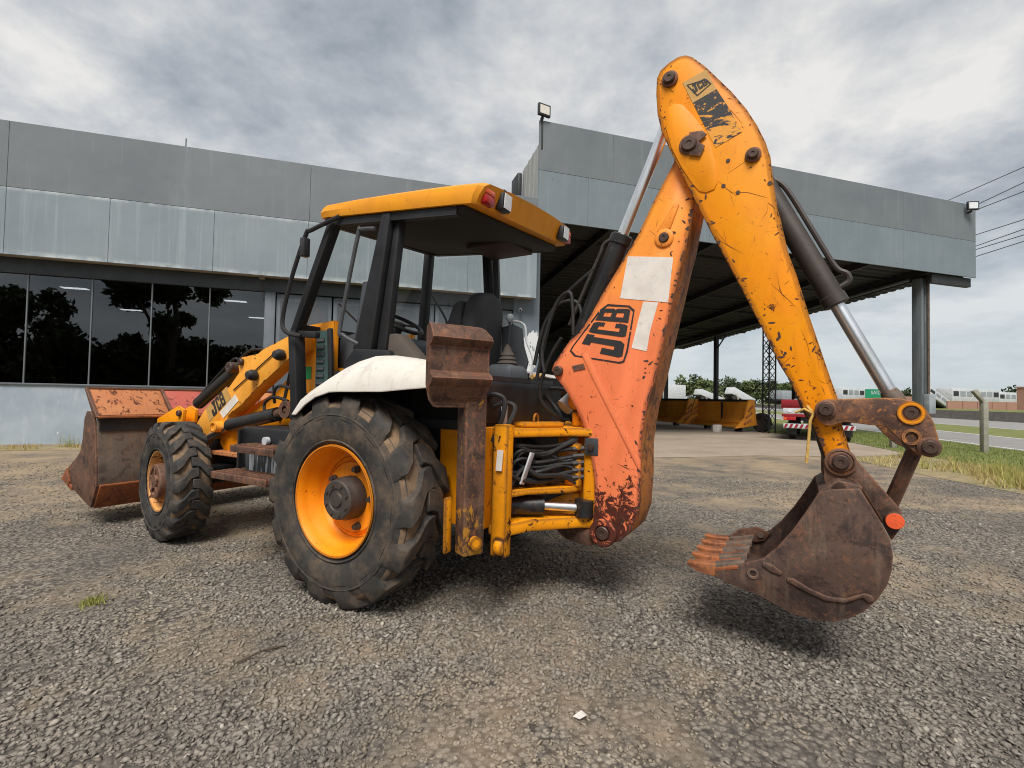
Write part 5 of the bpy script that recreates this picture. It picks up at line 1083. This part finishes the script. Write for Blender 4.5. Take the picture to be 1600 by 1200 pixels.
def stabiliser(s):
    a = R_(25); d = Vector((math.sin(a), -s*math.cos(a), 0)); nrm = Vector((math.cos(a), s*math.sin(a), 0))
    c = Vector((.885, s*.845, 0))
    def pt(x, y, z): p = c+d*x+nrm*y; return (p.x, p.y, z)
    m = MB(); w, dp = .064, .050
    m.add([pt(-w, -dp, .43), pt(w, -dp, .43), pt(w, dp, .43), pt(-w, dp, .43), pt(-w*1.05, -dp, 1.30), pt(w*1.05, -dp, 1.30), pt(w*1.05, dp, 1.30), pt(-w*1.05, dp, 1.30)], [(3,2,1,0),(4,5,6,7),(0,1,5,4),(1,2,6,5),(2,3,7,6),(3,0,4,7)])
    leg = B('stabiliser_leg', m, 'leg_rust', bevel=.012)
    m = MB(); m.add([pt(-w*1.01, dp+.001, .432), pt(w*1.01, dp+.001, .432), pt(w*.9, dp+.003, .62), pt(-w*.9, dp+.003, .58)], [(0, 1, 2, 3)])
    # foot pad: ridged plate, profile (offset, height) swept across
    x0, x1 = -.310, .045
    pr = [(.045, 1.225), (.045, 1.25), (.09, 1.315), (.095, 1.33), (.125, 1.352), (.135, 1.375), (.125, 1.395), (.095, 1.41), (.095, 1.54), (.12, 1.555), (.135, 1.58), (.125, 1.605), (.10, 1.625), (.075, 1.65), (.05, 1.66), (.035, 1.64), (.06, 1.60), (.06, 1.34), (.02, 1.26), (.02, 1.225)]
    m = MB(); st = [(x0, .9), (x0+.015, .97), (x0+.05, 1.), (x1-.05, 1.), (x1-.015, .97), (x1, .9)]; vs = []; k = len(pr)
    for x, q in st:
        for y, z in pr:
            xx = x
            if z < 1.32: xx = -.10+(x+.10)*(.70+.34*(z-1.225)/.095)
            if z > 1.60: xx = -.13+(x+.13)*(1-.10*(z-1.60)/.06)
            vs.append(pt(xx, y, 1.44+(z-1.44)*(.985 if q < .95 else 1)))
    fs = [tuple(range(k-1, -1, -1)), tuple(range((len(st)-1)*k, len(st)*k))]
    for j in range(len(st)-1):
        for i in range(k): fs.append((j*k+i, j*k+(i+1) % k, (j+1)*k+(i+1) % k, (j+1)*k+i))
    B('foot_pad', m.add(vs, fs), 'rust_brown', leg)
    B('pad_bracket', MB().add([pt(-.10, -.03, 1.28), pt(.03, -.03, 1.28), pt(.03, .07, 1.28), pt(-.10, .07, 1.28), pt(-.09, -.03, 1.55), pt(.01, -.03, 1.55), pt(.01, .065, 1.55), pt(-.09, .065, 1.55)], [(3,2,1,0),(4,5,6,7),(0,1,5,4),(1,2,6,5),(2,3,7,6),(3,0,4,7)]), 'rust_brown', leg, .006)
    B('leg_wear_paint', MB().box(*(lambda p: (p[0]-.05, p[0]-.03, p[1]-.03, p[1]+.03))(pt(-.10, 0, 0)), .44, .74), 'frame_yellow', leg, .01)
    B('leg_pivot', MB().tube([pt(.0, -.09, .50), pt(.0, .075, .50)], .035, 14), 'frame_yellow', leg)
stabiliser(-1); stabiliser(1)

# --- boom
bm_ = B('boom', MB().prism(T['boom'], -.15, .15, 0, 1), ['boom_paint', 'worn_edge'], bevel=.004)
(pu, pz), (ru, rz1), (mu, mz) = T['boom_pins']
B('foot_boss', MB().lathe([(.085, 0), (.085, .018), (.078, .026), (.05, .026), (.047, .015), (0, .015)], (pu, -.15, pz), (0, -1, 0), 32), 'boom_paint', bm_)
pinm(pu, -.165, pz, .042, .02, parent=bm_); pinm(ru, -.15, rz1, .034, .03, parent=bm_)
B('pin_boss', MB().lathe([(.055, 0), (.055, .008), (.045, .014), (.03, .014)], (mu, -.15, mz), (0, -1, 0), 24), 'boom_trim', bm_); pinm(mu, -.158, mz, .030, .016, parent=bm_)
B('slot_plate', MB().prism([(mu-.045, mz+.04), (mu+.035, mz+.05), (mu+.085, mz+.185), (mu+.068, mz+.205), (mu+.05, mz+.19)], -.158, -.1495), 'boom_trim', bm_, .004)
B('side_rib', MB().prism([(1.235, 1.575), (1.285, 1.585), (1.345, 1.45), (1.625, .93), (1.627, .86), (1.605, .88), (1.30, 1.44)], -.154, -.1495), 'boom_trim', bm_, .003)
patch('rust_tab', T['boom_tab'], -.15, 'rust_brown', bm_, .006)
glyphs('lettering', [Vector(p) for p in T['jcb_quad']], -.15, bm_)
fr_ = [Vector(p) for p in T['jcb_frame']]; cen = sum(fr_, Vector((0, 0)))/len(fr_); inn = [p+(cen-p).normalized()*.013 for p in fr_]
for i in range(len(fr_)):
    j = (i+1) % len(fr_); 
    L_ = (fr_[j]-fr_[i]).length; nseg = max(1, int(L_/.09))
    for k in range(nseg):
        a, b = k/nseg+.03/nseg*(k > 0), (k+1)/nseg-.03*(nseg > 1 and rng.random() < .5)
        patch('decal_border', [tuple(fr_[i].lerp(fr_[j], a)), tuple(fr_[i].lerp(fr_[j], b)), tuple(inn[i].lerp(inn[j], b)), tuple(inn[i].lerp(inn[j], a))], -.15, 'decal_black', bm_)
patch('white_sticker', T['white1'], -.15, 'decal_white', bm_); patch('torn_sticker', T['white2'], -.15, 'decal_white', bm_)

def chips(outline, v, parent, spans, n, dmax, lmax, mat='chip_dark', th=.0016):
    """paint knocked off along a plate's edge: crisp irregular patches that hug the outline"""
    P = [Vector(p) for p in outline]; N = len(P); ar = sum(P[i].x*P[(i+1) % N].y-P[(i+1) % N].x*P[i].y for i in range(N)); sg = 1 if ar > 0 else -1
    m = MB(); segs = [i for a0, b0 in spans for i in range(a0, b0)]; Ls = np.array([(P[(i+1) % N]-P[i % N]).length for i in segs]); pr = Ls/Ls.sum()
    taken = []
    for _ in range(n):
        k = int(rng.choice(len(segs), p=pr)); i = segs[k] % N; A, Bq = P[i], P[(i+1) % N]; L = (Bq-A).length
        ln = min(L*.9, .012+(lmax-.012)*rng.random()**2.2); s0 = rng.random()*(L-ln)
        if any(t0 == i and s0 < t2 and s0+ln > t1 for t0, t1, t2 in taken): continue
        taken.append((i, s0-.004, s0+ln+.004)); d = (Bq-A)/L; inn = Vector((-d.y, d.x))*sg; dp = dmax*(.25+.75*rng.random()**1.6)
        q = max(4, int(ln/.008)); o0 = .0035
        pts = [A+d*s0+inn*o0, A+d*(s0+ln)+inn*o0]
        for j in range(q-1, 0, -1):
            w = math.sin(math.pi*j/q)**.6; pts.append(A+d*(s0+ln*(j+rng.normal(0, .18))/q)+inn*(o0+dp*w*(.35+.75*rng.random())))
        if inpoly(np.array([tuple(p) for p in pts]), outline).all(): m.prism([tuple(p) for p in pts], v-th, v-.0003)
    # loose flecks a little further in
    for _ in range(n//4):
        k = int(rng.choice(len(segs), p=pr)); i = segs[k] % N; A, Bq = P[i], P[(i+1) % N]; d = (Bq-A).normalized(); inn = Vector((-d.y, d.x))*sg
        c0 = A.lerp(Bq, rng.random())+inn*(.012+dmax*.6+dmax*2.2*rng.random()); r = .0025+.006*rng.random()**2; el = 1+2.5*rng.random(); an = rng.random()*3.14
        m.prism([tuple(c0+Vector((math.cos(an)*math.cos(t)*el-math.sin(an)*math.sin(t), math.sin(an)*math.cos(t)*el+math.cos(an)*math.sin(t)))*r*(.6+.6*rng.random())) for t in np.linspace(0, 5.5, 7)], v-th, v-.0003)
    return tag(B('paint_chips', m, mat, parent, smooth=False), kind='stuff')
def scratches(outline, v, parent, n, lmax, th=.0012):
    P = np.array(outline); lo, hi = P.min(0), P.max(0); m = MB(); k = 0
    while k < n:
        q = lo+(hi-lo)*rng.random(2); an = rng.normal(1.9, .75); ln = .02+(lmax-.02)*rng.random()**2.5; d = np.array([math.cos(an), math.sin(an)])
        pts = np.array([q-d*ln/2, q, q+d*ln/2])
        if not inpoly(pts, outline).all(): continue
        bow = np.array([-d[1], d[0]])*rng.normal(0, .05)*ln; w = np.array([-d[1], d[0]])*(.0006+.0012*rng.random()**2); pts[1] += bow
        m.prism([tuple(p) for p in (pts[0], pts[1]-w, pts[2], pts[1]+w)], v-th, v-.0003); k += 1
    return tag(B('paint_scratches', m, 'scratch_brown', parent, smooth=False), kind='stuff')
simple('scratch_brown', S(132, 78, 32), S(96, 60, 34), .8, 0, 30)
simple('chip_dark', S(62, 44, 36), S(84, 56, 42), .8, 0, 30)
chips(T['boom'], -.15, bm_, [(23, 40)], 190, .028, .11); chips(T['boom'], -.15, bm_, [(1, 8), (10, 18)], 26, .010, .06); scratches(T['boom'], -.15, bm_, 26, .13)

# --- dipper
dp_ = T['dipper']
di = B('dipper', MB().prism(dp_, -.20, -.165), 'dipper_yellow', bevel=.005)
B('far_plate', MB().prism(dp_, .165, .20), 'dipper_yellow', di, .005)
core = [p for p in dp_ if p[1] < 2.36]; cu = sum(p[0] for p in core)/len(core)
def inset(p, k=.012):
    return [(x+(k if x < 2.05+.38*(2.3-z) else -k), z) for x, z in p]
B('dipper_core', MB().prism(inset(core), -.164, .164), ['dark_rod'], di, .004)
B('nose_plate', MB().prism(T['dip_plate'], -.206, -.1995), 'dipper_trim', di, .004)
for (u, z), r, rg in zip(T['dip_pins'], (.033, .042, .027), (.047, .058, .040)):
    pinm(u, -.20, z, r, .035, parent=di, ring=rg)
(u, z) = T['dip_pins'][1]; B('pin_keeper', MB().prism([(u+.0, z+.068), (u+.07, z+.06), (u+.095, z+.03), (u+.05, z+.0), (u+.085, z-.03), (u+.06, z-.085), (u-.0, z-.065)], -.222, -.2125), 'rust_brown', di, .004)
for u, z in T['dip_holes']: B('plug', MB().lathe([(.011, 0), (.011, .003), (0, .003)], (u, -.20, z), (0, -1, 0), 12), 'pin_steel', di)
patch('dipper_decal', T['label_tan'], -.20, 'decal_tan', di)
t = NT('peeled_decal'); k = t.rng(t.noise(15, 8, .68, .9), .47, .49); e2 = t.rng(t.pos(2), 2.95, 2.78, 0, .35)
k = t.rng(t.mth('ADD', t.noise(13, 8, .68, 1.2, stretch=(1, 1, 2.2), rot=(0, .6, 0)), t.rng(t.pos(2), 2.95, 2.70, 0, .16)), .585, .605); t.fin(t.mix(k, S(42, 40, 40), S(226, 152, 40)), .6)
patch('peeled_decal', T['label_blk'], -.20, 'peeled_decal', di)
qd = [Vector(p) for p in T['label_diamond']]; cen = sum(qd, Vector((0, 0)))/4
for i in range(4):
    j = (i+1) % 4; patch('decal_outline', [tuple(qd[i]), tuple(qd[j]), tuple(qd[j]+(cen-qd[j]).normalized()*.008), tuple(qd[i]+(cen-qd[i]).normalized()*.008)], -.2022, 'decal_black', di)
glyphs('lettering', [Vector((1.915, 3.028)), Vector((1.992, 3.058)), Vector((1.895, 3.078)), Vector((1.975, 3.096))], -.2022, di)
chips(dp_, -.20, di, [(24, 36)], 120, .016, .09); chips(dp_, -.20, di, [(9, 18)], 46, .010, .06); chips(dp_, -.20, di, [(22, 28)], 60, .024, .08); chips(dp_, -.20, di, [(0, 9), (36, 41)], 22, .008, .05)
scratches(dp_, -.20, di, 52, .20)
B('dirt_stop', MB().prism([(2.53, 1.25), (2.60, 1.30), (2.66, 1.02), (2.60, 1.0)], .10, .19), 'rust_brown', di, .01)

# --- dipper and bucket rams
tp = T['dip_pins'][0]; A = Vector((ru, 0, rz1)); Bv = Vector((tp[0], 0, tp[1])); D = (Bv-A); ln = D.length; dn = D.normalized()
cy = B('dipper_cylinder', MB().tube([A+dn*.05, A+dn*.89, A+dn*.895, A+dn*.95, A+dn*.96], [.066, .066, .074, .074, .06], 24), 'black_rod')
B('cylinder_rod', MB().cyl(A+dn*.95, Bv, .036, 18), 'chrome', cy); B('rod_eye', MB().lathe([(.075, -.06), (.075, .06)], Bv, (0, 1, 0), 20, close=True), 'rust_brown', cy)
sd_ = Vector((-dn.z, 0, dn.x))
B('cylinder_pipe', MB().hose([A+dn*.3+sd_*.12, A+dn*.6+sd_*.11, A+dn*.8+sd_*.10, A+dn*.87+sd_*.10, A+dn*.92+sd_*.06], .013, 8), 'dark_rod', cy)
for pts_, r_ in (([A+dn*.25+sd_*.02-Vector((0, .1, 0)), A+dn*.42+sd_*.10-Vector((0, .1, 0)), A+dn*.50+sd_*.16-Vector((0, .1, 0)), A+dn*.40+sd_*.22-Vector((0, .1, 0)), A+dn*.1+sd_*.20-Vector((0, .1, 0)), A+dn*-.05+sd_*.12-Vector((0, .1, 0))], .013),
  ([A+dn*.3+sd_*.0, A+dn*.46+sd_*.13, A+dn*.38+sd_*.27, A+dn*.2+sd_*.26, A+dn*-.15+sd_*.2], .013),
  ([A+dn*.7+sd_*.1, A+dn*.5+sd_*.22, A+dn*.25+sd_*.3, A+dn*-.05+sd_*.26], .014),
  ([A+dn*.2+sd_*.14, A+dn*.0+sd_*.17, A+dn*-.25+sd_*.12, Vector((1.02, .1, 1.12))], .014)):
    B('hydraulic_hose', MB().hose(pts_, r_, 8), 'rubber_hose', cy)
A = Vector((T['dip_pins'][2][0], 0, T['dip_pins'][2][1])); Bv = Vector((T['link_pins'][1][0], 0, T['link_pins'][1][1])); D = Bv-A; dn = D.normalized(); ln = D.length
cy = B('bucket_cylinder', MB().tube([A+dn*.0, A+dn*.83, A+dn*.835, A+dn*.885, A+dn*.89], [.056, .056, .062, .062, .05], 24), 'dark_rod')
B('cylinder_rod', MB().cyl(A+dn*.88, Bv-dn*.08, .034, 18), 'chrome', cy)
B('rod_end', MB().tube([Bv-dn*.12, Bv-dn*.09, Bv], [.036, .045, .05], 18), 'rust_grey', cy)
sd_ = Vector((-dn.z, 0, dn.x))*-1
if sd_.x < 0: sd_ = -sd_
B('cylinder_pipe', MB().hose([A+dn*.10+sd_*.05, A+dn*.2+sd_*.078, A+dn*.5+sd_*.08, A+dn*.70+sd_*.082, A+dn*.76+sd_*.11, A+dn*.80+sd_*.10, A+dn*.81+sd_*.05], .014, 8), 'dark_rod', cy)

# --- bucket linkage
lk = B('bucket_link', MB().prism(T['link'], -.245, -.215), 'rust_link', bevel=.006)
B('far_link', MB().prism(T['link'], .215, .245), 'rust_link', lk, .006)
lp = T['link_pins']
pinm(*((lp[0][0], -.245, lp[0][1])), .034, .03, parent=lk, ring=.045)
B('ring_plate', MB().lathe([(.052, 0), (.052, .008), (.034, .008), (.032, -.01), (0, -.01)], (lp[1][0], -.245, lp[1][1]), (0, -1, 0), 28, [0, 0, 0, 1]), ['machine_yellow', 'pin_steel'], lk)
pinm(lp[1][0], -.238, lp[1][1], .031, .012, parent=lk)
B('pin_bore', MB().lathe([(.036, 0), (.036, .010), (.024, .010), (.022, -.015), (0, -.015)], (lp[2][0], -.245, lp[2][1]), (0, -1, 0), 24), 'rust_link', lk)
pinm(lp[3][0], -.245, lp[3][1], .032, .03, parent=lk, ring=.044)
pb = T['bk_pins']
B('connecting_link', MB().bar((lp[3][0], 0, lp[3][1]), (pb[1][0], 0, pb[1][1]), .058, .075, (0, 1, 0)).lathe([(.05, -.11), (.05, .11)], (lp[3][0], 0, lp[3][1]), (0, 1, 0), 20, close=True), 'rust_brown', bevel=.012)

# --- digging bucket
bs = T['bk_side']
rim_o = bs[2:19]                                             # back and floor line, top rear to the lip
def offs(P, k):
    out = []
    for i, p in enumerate(P):
        a = Vector(P[max(i-1, 0)]); b = Vector(P[min(i+1, len(P)-1)]); d = (b-a).normalized(); out.append((p[0]+d.y*k, p[1]-d.x*k))
    return out
rim_i = offs(rim_o, .018); cx = sum(p[0] for p in bs)/len(bs); cz = sum(p[1] for p in bs)/len(bs)
if (Vector(rim_i[6])-Vector((cx, cz))).length > (Vector(rim_o[6])-Vector((cx, cz))).length: rim_i = offs(rim_o, -.018)
DB = B('digging_bucket', MB().prism(list(rim_o)+list(rim_i[::-1]), -.30, .30), 'rust_bucket', bevel=.003)
for s in (-1, 1): B('bucket_side', MB().prism(bs, s*.31-.012, s*.31+.012), 'rust_bucket', DB, .006)
B('top_tube', MB().tube([(2.60, -.295, .885), (2.60, .295, .885)], .035, 16).prism([(2.52, .865), (2.60, .925), (2.69, .905), (2.69, .885), (2.52, .85)], -.295, .295), 'rust_bucket', DB, .004)
for v in (-.19, .165): B('hinge_ear', MB().prism(T['bk_ear'], v, v+.03), 'rust_brown', DB, .006)
pinm(pb[0][0], -.19, pb[0][1], .036, .035, 'hinge_pin', DB, ring=.052)
B('hinge_boss', MB().lathe([(.066, 0), (.066, .014), (.055, .018)], (pb[0][0], -.19, pb[0][1]), (0, -1, 0), 24), 'rust_brown', DB)
B('link_pin', MB().cyl((pb[1][0], .2, pb[1][1]), (pb[1][0], -.235, pb[1][1]), .037, 22), 'rust_brown', DB, .004); B('pin_cap', MB().lathe([(.036, 0), (.034, .004), (0, .005)], (pb[1][0], -.235, pb[1][1]), (0, -1, 0), 22), 'orange_cap', DB)
B('wear_rib', MB().prism(T['bk_rib1'], -.332, -.3215), 'rust_bucket', DB, .005); B('wear_rib', MB().prism(T['bk_rib2'], -.334, -.3215), 'rust_bucket', DB, .006)
bu, bz = T['bk_bolt'][0]; B('side_bolt', MB().lathe([(.026, 0), (.026, .006), (.016, .006), (.014, .0), (0, .0)], (bu, -.322, bz), (0, -1, 0), 20), 'rust_grey', DB)
lipu, lipz = bs[18]
for k, v in enumerate((-.292, -.150, -.005, .140, .285)):
    w = .034; u0 = lipu+.0; up_ = .012 if k else 0.
    sh = B('tooth_shank', MB().add([(u0-.03, v-w, lipz-.012), (u0-.03, v+w, lipz-.012), (u0-.03, v+w*.9, lipz+.036), (u0-.03, v-w*.9, lipz+.036), (u0+.17, v-w*.9, lipz+.052), (u0+.17, v+w*.9, lipz+.052), (u0+.17, v+w*.7, lipz+.090), (u0+.17, v-w*.7, lipz+.090)],
          [(3,2,1,0),(4,5,6,7),(0,1,5,4),(1,2,6,5),(2,3,7,6),(3,0,4,7)]), 'rust_grey', DB, .006)
    B('bucket_tooth', MB().add([(u0-.112, v-w*.75, lipz+.022+up_), (u0-.112, v+w*.75, lipz+.022+up_), (u0-.108, v+w*.7, lipz+.036+up_), (u0-.108, v-w*.7, lipz+.036+up_), (u0-.05, v-w*1.1, lipz-.004), (u0-.05, v+w*1.1, lipz-.004), (u0-.045, v+w*1.05, lipz+.046), (u0-.045, v-w*1.05, lipz+.046), (u0+.03, v-w*1.15, lipz-.012), (u0+.03, v+w*1.15, lipz-.012), (u0+.035, v+w, lipz+.052), (u0+.035, v-w, lipz+.052)],
          [(0,1,2,3),(4,5,1,0),(5,6,2,1),(6,7,3,2),(7,4,0,3),(8,9,5,4),(9,10,6,5),(10,11,7,6),(11,8,4,7),(11,10,9,8)]), 'bright_tooth', DB, .006)
B('cutting_lip', MB().prism([(lipu-.03, lipz-.004), (lipu+.14, lipz+.045), (lipu+.14, lipz+.065), (lipu-.03, lipz+.016)], -.325, .325), 'rust_orange', DB, .004)
B('side_cutter', MB().prism([(2.04, .43), (2.12, .50), (2.22, .53), (2.29, .50), (2.26, .45), (2.14, .42)], .276, .296), 'rust_brown', DB, .004)
for u, z in ((2.14, .46), (2.24, .485)): B('side_bolt', MB().lathe([(.018, 0), (.018, .01), (0, .01)], (u, .276, z), (0, -1, 0), 12), 'rust_grey', DB)

chips(T['arm'], -.58, la, [(1, 10), (18, 23)], 30, .009, .06)

# strap tied to the dipper
m = MB().tube([(2.47, -.215, 1.27), (2.50, -.235, 1.235), (2.485, -.24, 1.20), (2.478, -.238, 1.10), (2.470, -.24, .99)], .007, 6).tube([(2.42, -.22, 1.235), (2.46, -.23, 1.255), (2.50, -.235, 1.23)], .007, 6)
o = m.build('rope', 'rope'); o.location = ROOT.location; o.rotation_euler = ROOT.rotation_euler
tag(o, 'frayed yellow rope tied round the dipper near the bucket link', 'rope')
